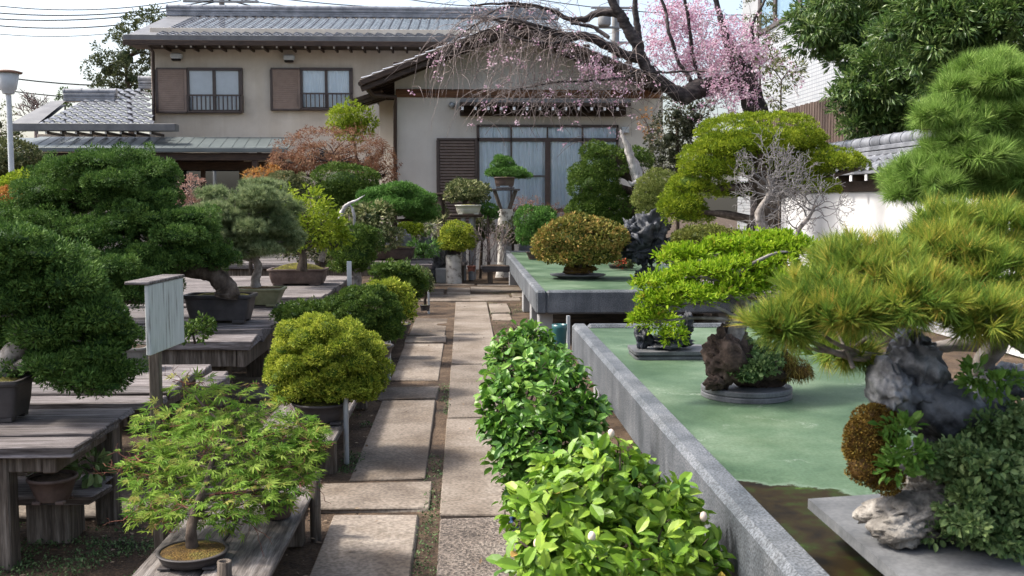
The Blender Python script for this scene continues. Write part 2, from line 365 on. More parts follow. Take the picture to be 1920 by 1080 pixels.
POTG=M('olive_glaze',[(.10,.105,.05),(.16,.16,.085),(.22,.215,.13)],scale=6,rough=.4,bump=.08,spec=.5)
POTW=M('pale_celadon_glaze',[(.30,.29,.25),(.42,.41,.36)],scale=6,rough=.35,bump=.05,spec=.5)
POTT=M('terracotta',[(.15,.055,.035),(.23,.09,.06)],scale=6,rough=.8,bump=.1)
POTGREY=M('grey_clay',[(.10,.095,.085),(.17,.16,.145)],scale=6,rough=.7,bump=.1)
POTBLUE=M('blue_glaze',[(.01,.025,.075),(.02,.05,.13)],scale=6,rough=.3,bump=.05,spec=.5)
POTTEAL=M('teal_glaze',[(.015,.07,.075),(.03,.12,.12)],scale=6,rough=.3,bump=.05,spec=.5)
MOSS=M('moss',[(.06,.05,.012),(.14,.13,.02),(.24,.21,.035)],scale=18,rough=1,bump=1.0,fine=(120,.4,.7),bdist=.02)
MOSSB=M('brown_moss',[(.05,.028,.008),(.13,.075,.015),(.16,.14,.03)],scale=9,rough=1,bump=1.0,fine=(140,.35,.8),bdist=.015)
STONE=M('slate_stone',[(.06,.062,.065),(.105,.108,.112),(.16,.162,.165)],scale=5,rough=.55,bump=.2,fine=(80,.7,.5),bdist=.004)
ROCKB=M('black_blue_rock',[(.010,.011,.014),(.035,.038,.046),(.16,.17,.20)],scale=5,rough=.5,bump=.8,pos=[.35,.52,.75],bdist=.03)
ROCKG=M('blue_grey_rock',[(.018,.019,.022),(.13,.135,.15),(.46,.46,.47)],scale=5,rough=.42,bump=.9,pos=[.38,.54,.68],bdist=.02)
ROCKBR=M('brown_porous_rock',[(.018,.012,.009),(.06,.04,.03),(.13,.09,.07)],scale=14,rough=.9,bump=1,bdist=.02)
STUCCO=M('beige_stucco',[(.54,.475,.395),(.60,.535,.45),(.65,.585,.50)],scale=1.2,rough=.9,bump=.15,fine=(70,.88,.6),bdist=.004,streak=(1.1,(1.6,1.6,.12),(.80,.76,.70),.5))
STUCCOG=M('pale_grey_stucco',[(.56,.515,.455),(.62,.575,.51),(.67,.63,.565)],scale=1.0,rough=.9,bump=.15,fine=(70,.88,.6),bdist=.004,streak=(1.1,(1.6,1.6,.12),(.82,.79,.75),.45))
TILE=M('grey_roof_tile',[(.11,.117,.133),(.185,.193,.215),(.275,.285,.315)],scale=3.5,rough=.42,bump=.1,spec=.5,fine=(30,.75,.6))
VERGE=M('grey_roof_edge',[(.10,.10,.105),(.16,.16,.16)],scale=3,rough=.5,bump=.1)
COPPER=M('green_grey_sheet_roof',[(.075,.092,.092),(.115,.135,.135)],scale=1.5,rough=.45,bump=.05,spec=.5)
FRAME=M('dark_bronze_metal',[(.045,.028,.022),(.065,.042,.034)],scale=8,rough=.4,bump=.02,spec=.5)
SHUT=M('brown_shutter_metal',[(.23,.165,.13),(.28,.205,.165)],scale=6,rough=.5,bump=.02)
SHUTD=M('dark_slat_metal',[(.125,.09,.075),(.165,.125,.105)],scale=6,rough=.5,bump=.02)
WHITE=plain('white_paint',(.8,.8,.8)); GREYM=M('galvanised_pipe',[(.30,.32,.33),(.42,.44,.45)],scale=9,rough=.5,bump=.05,metal=.3)
LAMPM=M('pale_lamp_metal',[(.45,.48,.50),(.55,.58,.60)],scale=9,rough=.45,bump=.03)
CURT=M('pale_blue_curtain',[(.80,.88,.93),(.88,.94,.97)],scale=4,rough=.9,bump=0)
BLIND=M('white_blind',[(.70,.72,.74),(.8,.82,.84)],scale=4,rough=.9,bump=0)
GLASS=glassmat('window_glass',(.98,.99,1.0),.01); GLASSB=glassmat('dark_window_glass',(.35,.4,.45),.25)
PLASTER=M('white_plaster',[(.56,.56,.57),(.64,.64,.64)],scale=2,rough=.9,bump=.08)
DARK=plain('shade_black',(.015,.013,.012),.9)  # near-black colour stands in for shade inside the room and vents
SIGNW=M('peeling_white_paint',[(.14,.13,.115),(.40,.425,.41),(.52,.545,.53)],scale=5,stretch=(9,9,1),rough=.75,bump=.3,pos=[.3,.45,.7],bdist=.004)
WIRE=plain('black_cable',(.03,.03,.033),.6); POLEM=M('concrete_pole',[(.22,.22,.22),(.32,.32,.32)],scale=5,rough=.8,bump=.05)
# leaf palettes
L_JUN=leafmat('juniper_leaf',[(.022,.055,.012),(.070,.140,.028),(.15,.24,.055)],trans=.2)
L_PINEG=leafmat('grey_green_needles',[(.09,.13,.055),(.19,.25,.11),(.35,.39,.20)],trans=.25)
L_YG=leafmat('yellow_green_leaf',[(0.11, 0.176, 0.0132), (0.231, 0.308, 0.022), (0.363, 0.418, 0.055)],trans=.35)
L_GOLD=leafmat('golden_cypress_leaf',[(.075,.13,.014),(.27,.33,.035),(.52,.53,.08)],trans=.28)
L_DKG=leafmat('deep_green_leaf',[(.028,.06,.010),(.07,.125,.02),(.14,.20,.036)],trans=.18)
L_DOME=leafmat('fresh_green_leaf',[(.04,.09,.018),(.085,.19,.036),(.16,.30,.07)],trans=.2)
L_RED=leafmat('red_brown_leaf',[(.13,.05,.03),(.22,.105,.06),(.29,.19,.11)],trans=.3)
L_PINK=leafmat('pinkish_leaf',[(.22,.12,.09),(.36,.22,.18),(.45,.32,.26)],trans=.3)
L_ORG=leafmat('orange_leaf',[(.25,.09,.02),(.4,.19,.05),(.42,.3,.1)],trans=.3)
L_AZA=leafmat('bronze_green_leaf',[(.05,.07,.014),(.14,.16,.03),(.26,.22,.055),(.40,.23,.07)],trans=.15)
L_VAR=leafmat('variegated_leaf',[(0.0525, 0.075, 0.03), (0.135, 0.165, 0.06), (0.48, 0.465, 0.24)],trans=.15)
L_UMB=leafmat('yellow_pine_needles',[(.075,.13,.010),(.19,.26,.015),(.34,.38,.035)],trans=.25)
L_BRT=leafmat('bright_spring_leaf',[(.08,.17,.006),(.19,.32,.012),(.32,.42,.03),(.28,.20,.03)],trans=.4,pos=[.05,.4,.85,1.0])
L_MAP=leafmat('young_maple_leaf',[(.09,.19,.022),(.19,.31,.04),(.30,.40,.075),(.33,.27,.08)],trans=.4,pos=[.05,.45,.88,1.0])
L_CAM=leafmat('glossy_camellia_leaf',[(0.0455, 0.13, 0.0195), (0.104, 0.234, 0.0286), (0.208, 0.351, 0.052)],rough=.42,trans=.25,spec=.4)
L_CAMY=leafmat('glossy_young_camellia_leaf',[(.065,.16,.014),(.165,.30,.024),(.31,.43,.055)],rough=.42,trans=.3,spec=.4)
L_FPINE=leafmat('autumn_tinged_needles',[(.065,.135,.022),(.16,.25,.036),(.36,.38,.06),(.58,.38,.09)],trans=.3,pos=[.05,.45,.78,.96])
L_GPINE=leafmat('green_pine_needles',[(.07,.14,.024),(.18,.30,.055),(.34,.46,.13)],trans=.3)
L_POD=leafmat('narrow_glossy_leaf',[(.03,.072,.016),(.085,.155,.034),(.20,.27,.08)],rough=.4,trans=.28,spec=.4)
L_OLD=leafmat('dull_olive_leaf',[(0.056, 0.077, 0.028), (0.126, 0.14, 0.056), (0.21, 0.21, 0.098)],trans=.15)
L_SMALL=leafmat('small_round_leaf',[(.05,.10,.03),(.13,.20,.07),(.24,.31,.12)],rough=.4,trans=.2)
L_PETAL=leafmat('pink_blossom',[(.52,.28,.40),(.68,.46,.57),(.80,.66,.73)],rough=.7,trans=.4)
L_FRESH=leafmat('fresh_shoot_leaf',[(.06,.14,.02),(.12,.24,.04),(.2,.32,.07)],rough=.4,trans=.3)
L_GROUND=leafmat('ground_cover_leaf',[(0.026, 0.052, 0.0195), (0.065, 0.117, 0.039), (0.13, 0.182, 0.078)],trans=.1)
# ------------------------------------------------------------------ setting: ground, path
def grid_ground():
    mb=MB(); xs=np.concatenate([np.linspace(-60,-6,10),np.linspace(-5,6,90),np.linspace(7,60,10)]); ys=np.concatenate([np.linspace(-8,1,6),np.linspace(1.5,22,160),np.linspace(23,140,14)])
    X,Y=np.meshgrid(xs,ys,indexing='ij'); nz=Noise(5,14,1.7); n2=Noise(6,14,9)
    P=np.stack([X,Y,np.zeros_like(X)],-1).reshape(-1,3); P[:,2]=-.004+.006*nz(P)+.003*n2(P)
    m=len(ys); i,j=np.meshgrid(np.arange(len(xs)-1),np.arange(m-1),indexing='ij')
    f=np.stack([i*m+j,(i+1)*m+j,(i+1)*m+j+1,i*m+j+1],-1).reshape(-1,4)
    mb.add(P,f,smooth=True); return tag(mb.build('ground',SOIL),kind='structure')
grid_ground()
def gy(y,z=.015): return G(870,y,z)[1]
path=MB()
def slab(x0,x1,y0,y1,mi=0):              # y0,y1 photo rows of the near and far edge
    box(path,(x0,gy(y0),-.02),(x1,gy(y1),.015+rng.uniform(-.004,.004)),.006,mi=mi,jit=.004)
for a,b in ((965,784),(782,684),(682,566)): slab(-.125,.345,a,b)
slab(-.125,.36,1300,967,1)
for a,b in ((1300,961),(896,749),(711,643),(627,596)): slab(-.655,-.23,a,b)
slab(-.80,-.185,949,901); slab(-.70,-.22,745,723); slab(-.68,-.21,640,629)
for a,b in ((593,582),(600,595)): pass
slab(.375,.64,600,588); slab(.375,.66,586,570)
# cross walk at the far end
slab(-.75,.1,563,560); slab(.1,.9,563,558); slab(-.6,.75,559,552); slab(.8,1.1,557,551)
slab(-.62,-.35,550,541); slab(-.3,.1,550,539); slab(.12,1.15,546,538); slab(-.6,.2,534,531); slab(.25,1.2,535,532)
# walks running left under the benches
slab(-2.9,-.83,958,905); slab(-3.3,-.95,742,700); slab(-4.2,-1.6,676,645)
tag(path.build('path',[SLAB,AGG]),kind='structure')
def ground_cover():
    mb=MB(); P=[]
    for (x0,x1,y0,y1,n) in ((-.74,-.64,6.0,7.4,900),(-.8,-.62,4.35,4.9,600),(-.78,-.66,3.9,4.4,400),(-2.4,-1.1,4.0,4.9,3000),(-2.2,-.9,5.0,6.0,900),(-1.6,-.8,6.6,8,700),(-.23,-.12,3.8,9,900),(.36,.42,4,8,500),(.35,.9,12.5,19,900)):
        p=np.stack([rng.uniform(x0,x1,n),rng.uniform(y0,y1,n),np.zeros(n)],1); nz=Noise(3,10,5); P.append(p[nz(p)>-.2])
    P=np.vstack(P); P[:,2]=rng.uniform(-.012,.015,len(P)); idx=np.repeat(np.arange(len(P)),3)
    leaves(mb,P[idx]+rng.normal(0,.012,(len(idx),3))*[1,1,.3],rng.normal(size=(len(idx),3))+[0,0,.35],np.array([0,0,1.])+rng.normal(0,.4,(len(idx),3)),rng.uniform(.008,.02,len(idx)),'blade',.55)
    return tag(mb.build('ground_cover',L_GROUND),'low green ground cover and moss beside the path slabs','ground cover',kind='stuff')
ground_cover()
def litter():
    mb=MB(); n=2600; P=np.stack([rng.uniform(-2.6,-.6,n),rng.uniform(3.6,12,n),rng.uniform(-.005,.006,n)],1); P[:260,0]=rng.uniform(-.75,.9,260); P[:260,1]=rng.uniform(3.5,18,260); P[:260,2]=.021
    leaves(mb,P,rng.normal(size=(n,3))*[1,1,.15],np.array([0,0,1.])+rng.normal(0,.25,(n,3)),rng.uniform(.012,.035,n),'blade',.5)
    return tag(mb.build('leaf_litter',leafmat('dry_leaf',[(.05,.03,.02),(.13,.085,.05),(.25,.19,.13)],trans=0)),'dry brown leaf litter on the bare soil','leaf litter',kind='stuff')
litter()
# ------------------------------------------------------------------ house
def rect(mb,x0,y0,x1,y1,Y,t=.05,bev=.003,mi=0):        # board whose front face fills a photo rectangle at depth Y
    lo=V(x0,y1,Y); hi=V(x1,y0,Y)
    return box(mb,(lo[0],Y,lo[2]),(hi[0],Y+t,hi[2]),bev,mi=mi)
def tile_roof(mb,o,u,v,nu,nv,tw=.275,tl=.25,slant=0,mi=0):
    # o top corner, u unit along the ridge, v unit down the slope; slant shears the side edge (m of u per m of v)
    o=np.array(o);u=np.array(u,float);v=np.array(v,float);n=np.cross(v,u); n=n*np.sign(n[2]); res=8
    cols=int(nu/tw)*res+1; rows=int(nv/tl)
    a=np.arange(cols)*tw/res; ph=(np.arange(cols)%res)/res*2*math.pi
    wave=.028*np.sin(ph)+.012*np.sin(2*ph+.6)
    for r in range(rows):
        b0,b1=r*tl,(r+1)*tl+.03
        l0,l1=.0,.035
        p0=o+a[:,None]*u+b0*(v+slant*u)+ (wave+l0)[:,None]*n; p1=o+a[:,None]*u+b1*(v+slant*u)+(wave+l1)[:,None]*n; p2=p1-n*.022
        vs=np.vstack([p0,p1,p2]); i=np.arange(cols-1)
        mb.add(vs,np.stack([i,i+1,cols+i+1,cols+i],1),smooth=True,mi=mi); mb.add(vs,np.stack([cols+i,cols+i+1,2*cols+i+1,2*cols+i],1),mi=mi)
    return mb
def ridge(mb,p,q,w=.26,h=.3,mi=0):
    p=np.array(p,float);q=np.array(q,float)
    for k,(ww,hh) in enumerate(((w,.08),(w*.86,.07),(w*.86,.07))):
        beam(mb,p+[0,0,.07*k+.02],q+[0,0,.07*k+.02],ww,hh-.012,.006,mi=mi)
    tube(mb,[p+[0,0,.25],q+[0,0,.25]],[.09,.09],12,1,mi=mi)
    L=np.linalg.norm(q-p); n=int(L/.35)
    for i in range(n+1):
        c=p+(q-p)*i/max(n,1); dd=(q-p)/L; tube(mb,[c+[0,0,.25]-dd*.02,c+[0,0,.25]+dd*.02],[.1,.1],12,1,mi=mi)
hb=V(800,375,26); H=thing('house','beige two-storey house with grey tiled roof, gabled front wing and brown shutters','house',(hb[0],26,0))
YM=29.0
m=MB(); lo=V(290,375,YM); hi=V(905,74,YM); ZE=hi[2]
box(m,(lo[0],YM,0),(hi[0],YM+6,ZE+.25)); wall=m.build('wall',STUCCO,H)
# main roof
er=V(232,72,28.1); rr=V(345,22,32.6); eR=V(900,79,28.1); 
roof=MB(); zr=rr[2]-.15; ze=er[2]+.02
v=np.array([0,-(32.6-28.1),-(zr-ze)]); Lv=np.linalg.norm(v); v/=Lv; x0=V(285,72,28.1)[0]; x1=eR[0]+2.5
tile_roof(roof,(x0,32.6,zr),(1,0,0),v,x1-x0,Lv-.28,slant=0); rf=roof.build('roof',TILE,H)
m=MB(); # verge band on the left and eave strip along the front
nrm=np.array([0,-v[2],v[1]]); nrm=nrm*np.sign(nrm[2])
a=np.array([er[0],28.1,ze]); b=np.array([rr[0]-.25,32.6,zr])
sl_=MB(); t0=np.array([[er[0],28.1,ze],[x0+.06,28.1,ze],[x0+.06,32.6,zr],[rr[0]-.45,32.6,zr]]); 
m.add(np.vstack([t0+[0,0,.03],t0-[0,0,.09]]),[[0,1,2,3],[4,5,6,7],[0,1,5,4],[1,2,6,5],[2,3,7,6],[3,0,4,7]])
box(m,(er[0],28.02,ze-.09),(x1,28.36,ze+.075),.01); m.build('roof_edge',VERGE,rf)
m=MB(); ridge(m,(rr[0]-.5,32.6,zr+.02),(x1,32.6,zr+.02),.3); m.build('ridge',TILE,rf)
m=MB(); box(m,(er[0]+.05,28.2,ze-.16),(x1,29.1,ze-.1),.004); box(m,(er[0],28.0,ze-.2),(x1,28.06,ze-.06),.01); m.build('soffit',DARKWOOD,rf)
m=MB(); 
for px in np.arange(305,900,26.8):
    q_=V(px,80,28.25); m=MB(); box(m,(q_[0]-.025,28.2,ze-.235),(q_[0]+.025,29.05,ze-.165),.004); box(m,(q_[0]-.022,28.185,ze-.23),(q_[0]+.022,28.2,ze-.17),.003,mi=1); m.build('rafter',[DARKWOOD,WHITE],rf)
def window2f(x0,x1,xs,y0,y1,curt):
    w=MB(); Y=YM-.06
    for r in ((x0-4,y0-4,x1+4,y0+1),(x0-4,y1-2,x1+4,y1+4),(x0-4,y0,x0+1,y1),(x1-2,y0,x1+4,y1),((x0+x1)/2-2,y0,(x0+x1)/2+2,y1)): rect(w,*r,Y-.03,.09)
    W_=w.build('window',FRAME,H)
    c=MB(); xs_=np.linspace(V(x0,y0,Y)[0],V(x1,y0,Y)[0],80); zt,zb=V(x0,y0,Y)[2],V(x0,y1,Y)[2]
    off=.02*np.sin(np.arange(80)*(1.1 if curt else .01)); P=np.vstack([np.stack([xs_,YM-.03+off*.6,np.full(80,z)],1) for z in (zt,zb)]); i=np.arange(79)
    c.add(P,np.stack([i,i+1,80+i+1,80+i],1),smooth=True); c.build('curtain' if curt else 'blind',CURT if curt else BLIND,W_)
    g=MB(); rect(g,x0,y0,x1,y1,Y-.012,.006); g.build('pane',GLASS,W_)
    s=MB(); rect(s,xs,y0-2,x0-4,y1+2,YM-.12,.1,.006); 
    z0,z1=V(xs,y1,YM)[2],V(xs,y0,YM)[2]; X0,X1=V(xs+3,y0,YM)[0],V(x0-7,y0,YM)[0]
    for z in np.arange(z0+.03,z1,.055): box(s,(X0,YM-.135,z),(X1,YM-.12,z+.044),.006)
    sh=s.build('shutter_box',SHUT,H); fr=MB()
    for r in ((xs-2,y0-4,x0-4,y0-1),(xs-2,y1+1,x0-4,y1+4),(xs-2,y0-1,xs+1,y1+1)): rect(fr,*r,YM-.145,.14)
    fr.build('shutter_frame',FRAME,sh)
    r=MB(); yr=y0+(y1-y0)*.62; rect(r,x0-3,yr-1.5,x1+3,yr+1,YM-.3,.04); rect(r,x0-3,y1,x1+3,y1+2.5,YM-.3,.04)
    for px in np.arange(x0,x1+1,8.2): rect(r,px-.8,yr,px+.8,y1+1,YM-.285,.016,.001)
    for px in (x0-2,x1+2): rect(r,px-1.2,yr-1,px+1.2,y1+2,YM-.3,.25)
    r.build('window_rail',FRAME,W_)
window2f(353,450,294,131,208,False); window2f(566,657,509,131,203,True)
for vx,vy in ((329,105),(541,108)):
    m=MB(); rect(m,vx-10,vy-6,vx+10,vy+4,YM-.22,.2,.03); rect(m,vx-8,vy+4,vx+8,vy+8,YM-.16,.14,.01,mi=1); m.build('wall_vent',[LAMPM,DARK],H)
m=MB(); tube(m,[V(276,72,28.3),V(276,82,28.3),V(287,98,28.85),V(288,225,28.85),V(284,233,28.6)],.045,8,1); box(m,V(268,68,28.2),V(284,78,28.35),.01); m.build('downpipe',FRAME,H)
# lower tiled roof and ground floor to the left
YL=26.6; e0=V(60,236,YL); e1=V(292,236,YL); t1=V(292,168,29.6); zt=t1[2]; zb=e0[2]
v=np.array([0,-3.0,-(zt-zb)]); Lv=np.linalg.norm(v); v/=Lv
m=MB(); xL=V(65,236,YL)[0]; 
for r in range(13):        # hipped: the tiled rows shorten towards the ridge
    t=r/13; xa=xL+ (V(215,180,29.6)[0]-xL)*(1-t)*.78
    yr_=29.6-3.0*t; tile_roof(m,(xa,yr_,zt-(zt-zb)*t),(1,0,0),v,V(294,200,yr_)[0]-xa,.251)
lr=m.build('lower_roof',TILE,H)
m=MB(); ridge(m,V(262,166,29.5),V(300,166,29.5)); m.build('ridge',TILE,lr); m=MB(); ridge(m,V(122,190,28.7),V(218,190,28.7),.3); m.build('ridge',TILE,lr)
m=MB(); box(m,(V(15,236,YL)[0],YL-.1,zb-.12),(V(330,236,YL)[0],YL+.28,zb+.06),.01)
q=np.array([V(15,236,YL),V(68,236,YL),V(125,190,28.6),V(95,192,28.6)]); m.add(np.vstack([q+[0,0,.03],q-[0,0,.08]]),[[0,1,2,3],[4,5,6,7],[0,1,5,4],[3,0,4,7]])
m.build('roof_edge',VERGE,lr)
for px in np.arange(85,290,28): m=MB(); p=V(px,243,YL); box(m,(p[0]-.022,YL+.05,zb-.19),(p[0]+.022,YL+1.2,zb-.125),.004); box(m,(p[0]-.023,YL+.03,zb-.192),(p[0]+.023,YL+.048,zb-.123),.003,mi=1); m.build('rafter',[DARKWOOD,WHITE],lr)
m=MB(); w0=V(70,258,28.2); box(m,(w0[0],28.2,0),(V(292,258,28.2)[0]-.003,29.4,zb-.1)); m.build('lower_wall',STUCCO,H)
# veranda roof (sheet metal) and dark ground floor
m=MB(); p=[V(28,277,26.2),V(540,275,26.2),V(556,259,27.9),V(75,259,27.9)]; p=np.array(p); p[0:2,2]=p[0,2]; p[2:,2]=p[2,2]
m.add(np.vstack([p+[0,0,.02],p-[0,0,.03]]),[[0,1,2,3],[4,5,6,7],[0,1,5,4],[1,2,6,5],[2,3,7,6],[3,0,4,7]])
box(m,p[0]+[0,-.04,-.1],p[1]+[0,.04,.012],.01)
p2=np.array([V(-30,277,26.2),V(28,277,26.2),V(75,259,27.9),V(-30,259,27.9)]); p2[0:2,2]=p[0,2]; p2[2:,2]=p[2,2]; m.add(p2-[0,0,.01],[[0,1,2,3]])
for px in np.arange(60,540,22.):
    a=V(px,276,26.2); b=V(px*.94+40,259.5,27.9); a[2]=p[0,2]+.02; b[2]=p[2,2]+.02; beam(m,a,b,.025,.02)
vr=m.build('veranda_roof',COPPER,H)
zv=p[0,2]; m=MB(); box(m,(p[0,0]+.1,26.3,zv-.3),(p[1,0]-.1,26.42,zv-.11),.01); box(m,(p[0,0]+.1,27.4,zv-.5),(p[1,0]-.1,27.5,zv-.28),.01)
for px in (150,278,478): x=V(px,300,26.35)[0]; box(m,(x-.07,26.3,0),(x+.07,26.43,zv-.3),.01)
m.build('veranda_beam',DARKWOOD,H)
m=MB(); xA=V(75,300,28)[0]; xB=V(560,300,28)[0]; box(m,(xA,28.0,0),(V(268,300,28)[0],28.12,zv-.1)); box(m,(V(455,300,28)[0],28.0,0),(xB,28.12,zv-.1)); box(m,(V(268,300,28)[0],28.0,V(300,286,28)[2]),(V(455,300,28)[0],28.1,zv-.1)); m.build('veranda_wall',STUCCO,H)
m=MB(); 
for r in ((270,288,456,293),(270,313,456,318),(270,288,276,400),(450,288,456,400),(378,318,384,400),(300,293,303,313)): rect(m,*r,27.95,.08)
dw=m.build('garden_door',DARKWOOD,H); g=MB(); rect(g,272,290,454,402,27.99,.006); g.build('pane',GLASSB,dw)
m=MB(); box(m,(V(268,300,28)[0],28.6,0),(V(458,300,28)[0],28.65,zv)); m.build('unlit_room_sheet',DARK,H)  # near-black sheet, the unlit room behind the door painted as colour
m=MB(); tube(m,[V(486,286,27.9),V(486,296,27.9)],[.06,.04],10,1); m.build('porch_lamp',FRAME,H)
# gabled wing
YW=24.0; wl=V(741,300,YW)[0]; wr=V(1242,300,YW)[0]; apx=V(958,50,YW)[0]
def Z(y,Y): return V(870,y,Y)[2]
m=MB(); zbeam=Z(175,YW); zap=Z(52,YW); zs=Z(150,YW)
box(m,(wl,YW,0),(wr,YW+4.9,zbeam)); 
pr=np.array([[wl,YW+.01,zbeam],[wr,YW+.01,zbeam],[wr,YW+.01,Z(150,YW)],[apx,YW+.01,zap],[wl,YW+.01,Z(150,YW)]]); pb=pr+[0,4.8,0]
m.add(np.vstack([pr,pb]),[[0,1,2,3,4]]); m.add(np.vstack([pr,pb]),[[1,2,7,6],[2,3,8,7],[3,4,9,8],[4,0,5,9]])
x2=V(712,300,YW+1.2)[0]; box(m,(x2,YW+1.2,0),(wl+.01,YW+4.8,Z(188,YW+1.2)))
ww=m.build('wing_wall',STUCCOG,H)
# wing roof: two slopes with overhang towards the garden
YF=22.9; m=MB(); tl=V(676,150,YF); ta=V(958,36,YF); ta[0]=apx; tr=V(1250,150,YF); tr[2]=tl[2]
for (e,sg) in ((tl,1),(tr,-1)):
    vv=np.array([e[0]-ta[0],0,e[2]-ta[2]]); LL=np.linalg.norm(vv); vv/=LL
    tile_roof(m,(ta[0],YF+.05,ta[2]),(0,1,0),vv,5.6,LL)
wroof=m.build('wing_roof',TILE,H); m=MB()
for e in (tl,tr):
    for k,(dz,h,w) in enumerate(((-.06,.13,.1),(-.19,.12,.05))):
        beam(m,np.array([ta[0],YF+.02+.05*k,ta[2]+dz]),np.array([e[0],YF+.02+.05*k,e[2]+dz]),w,h,.01)
    for yy in np.arange(YF+.25,YF+4.8,.42): beam(m,np.array([ta[0],yy,ta[2]-.12]),np.array([e[0]+.02*np.sign(ta[0]-e[0]),yy,e[2]-.12]),.06,.09,.004)
    q=np.array([[ta[0],YF+.08,ta[2]-.055],[e[0],YF+.08,e[2]-.055],[e[0],YF+5.5,e[2]-.055],[ta[0],YF+5.5,ta[2]-.055]]); m.add(np.vstack([q,q-[0,0,.02]]),[[0,1,2,3],[4,5,6,7]])
for px,py in ((743,128),(819,98),(1100,95),(1180,126),(958,62)):
    p=V(px,py,YF+.1); box(m,(p[0]-.07,YF+.1,p[2]-.1),(p[0]+.07,YW,p[2]+.14),.01)
m.build('verge_board',DARKWOOD,wroof); m=MB(); ridge(m,(ta[0],YF,ta[2]+.03),(ta[0],YF+5.4,ta[2]+.03)); tube(m,[(ta[0],YF-.08,ta[2]+.16),(ta[0],YF-.02,ta[2]+.16)],[.17,.2],16,1); m.build('ridge',TILE,wroof)
m=MB(); tube(m,[V(676,150,22.9)+[0,0,-.08],V(676,150,28)+[0,0,-.08]],.06,8,1); tube(m,[V(685,162,23.2),V(700,178,23.4),V(742,182,23.7),V(741,200,23.85),V(741,420,23.9)],.045,8,1); m.build('downpipe',FRAME,H)
m=MB(); a=V(662,186,23.6); b=V(716,172,23.6); 
q=np.array([V(660,188,23.7),V(716,170,23.7)]); q=np.vstack([q,q[::-1]+[0,1.6,0]]); m.add(np.vstack([q+[0,0,.03],q-[0,0,.06]]),[[0,1,2,3],[4,5,6,7],[0,1,5,4],[3,0,4,7]])
for yy in (23.75,24.1,24.5): beam(m,V(662,190,23.7)*[1,0,1]+[0,yy,-.06],V(716,173,23.7)*[1,0,1]+[0,yy,-.06],.05,.08)
m.build('side_eave',DARKWOOD,H)
m=MB(); rect(m,742,169,1240,182,YW-.04,.06,.006); m.build('wing_beam',BEAMWOOD,H)
m=MB(); zc=Z(196,YW); cx0=V(862,200,23.3)[0]; cx1=V(1182,200,23.3)[0]; box(m,(cx0,23.25,zc-.02),(cx1,YW+.01,zc+.07),.01,mi=1)
box(m,(cx0,23.22,zc-.09),(cx1,23.3,zc-.02),.005); box(m,(cx0,23.9,zc-.26),(cx1,YW-.002,zc-.03),.005)
wc=m.build('window_canopy',[DARKWOOD,VERGE,WHITE],H)
for px in np.arange(867,1180,24.2): m=MB(); p=V(px,207,23.3); box(m,(p[0]-.03,23.26,zc-.19),(p[0]+.03,23.9,zc-.095),.003); box(m,(p[0]-.026,23.245,zc-.185),(p[0]+.026,23.26,zc-.115),.003,mi=1); m.build('rafter',[DARKWOOD,WHITE],wc)
m=MB(); v_,f_=icos(); m.add(v_*.075+V(847,197,23.93),f_,smooth=True); m.build('outdoor_lamp',GREYM,H)
m=MB()
for r in ((894,234,1160,238),(894,259,1160,265),(894,391,1160,397),(894,234,899,397),(1154,234,1160,397),(957,238,960,391),(1022,265,1032,391),(1090,238,1094,391),(1025,238,1028,259),(1032,328,1090,330) if 0 else (960,329,1022,331)): rect(m,*r,YW-.1,.1)
sw=m.build('sliding_window',FRAME,H)
c=MB(); N_=400; xs_=np.linspace(V(899,300,YW)[0],V(1154,300,YW)[0],N_); zt,zb=Z(236,YW),Z(394,YW)
ph=np.cumsum(rng.uniform(.15,.75,N_)); off=.022*np.sin(ph)+.012*np.sin(ph*.37); P=np.vstack([np.stack([xs_,YW-.035+off*1.0,np.full(N_,z)],1) for z in (zt,zb)]); i=np.arange(N_-1)
c.add(P,np.stack([i,i+1,N_+i+1,N_+i],1),smooth=True); c.build('curtain',CURT,sw)
g=MB(); rect(g,899,237,1155,394,YW-.075,.006); g.build('pane',GLASS,sw)
m=MB(); rect(m,822,262,893,420,YW-.09,.085,.006)
zz0,zz1=Z(420,YW),Z(264,YW); X0,X1=V(825,300,YW)[0],V(890,300,YW)[0]
for z in np.arange(zz0,zz1,.068): box(m,(X0,YW-.125,z),(X1,YW-.085,z+.045),.012)
sb=m.build('shutter_box',SHUTD,H); m=MB()
for r in ((819,259,895,263),(819,263,823,420),(891,263,895,420)): rect(m,*r,YW-.14,.14)
m.build('shutter_frame',FRAME,sb)
m=MB(); rect(m,1166,238,1180,249,YW-.12,.11,.01); m.build('wall_vent',LAMPM,H)
m=MB(); rect(m,930,398,1240,432,YW-.25,.25,.01); m.build('foundation',POLEM,H)
# ------------------------------------------------------------------ neighbours: white tiled building, slatted fence, garden wall
XB=8.0; yc=30.2
def atX(px,py,X):
    r=ray(px,py); return CAM+r*(X/r[0])
WT=M('white_wall_tile',[(.66,.67,.68),(.75,.76,.77)],scale=1.2,rough=.4,bump=0,spec=.5)
n=WT.node_tree; L_=n.links.new; b_=n.nodes['Principled BSDF']; br=n.nodes.new('ShaderNodeTexBrick'); tc=n.nodes.new('ShaderNodeTexCoord'); sx=n.nodes.new('ShaderNodeSeparateXYZ'); cx=n.nodes.new('ShaderNodeCombineXYZ')
L_(tc.outputs['Object'],sx.inputs[0]); L_(sx.outputs['Y'],cx.inputs[0]); L_(sx.outputs['Z'],cx.inputs[1]); L_(cx.outputs[0],br.inputs[0])
br.offset=0; br.inputs['Scale'].default_value=1; br.inputs['Brick Width'].default_value=.12; br.inputs['Row Height'].default_value=.085; br.inputs['Mortar Size'].default_value=.009
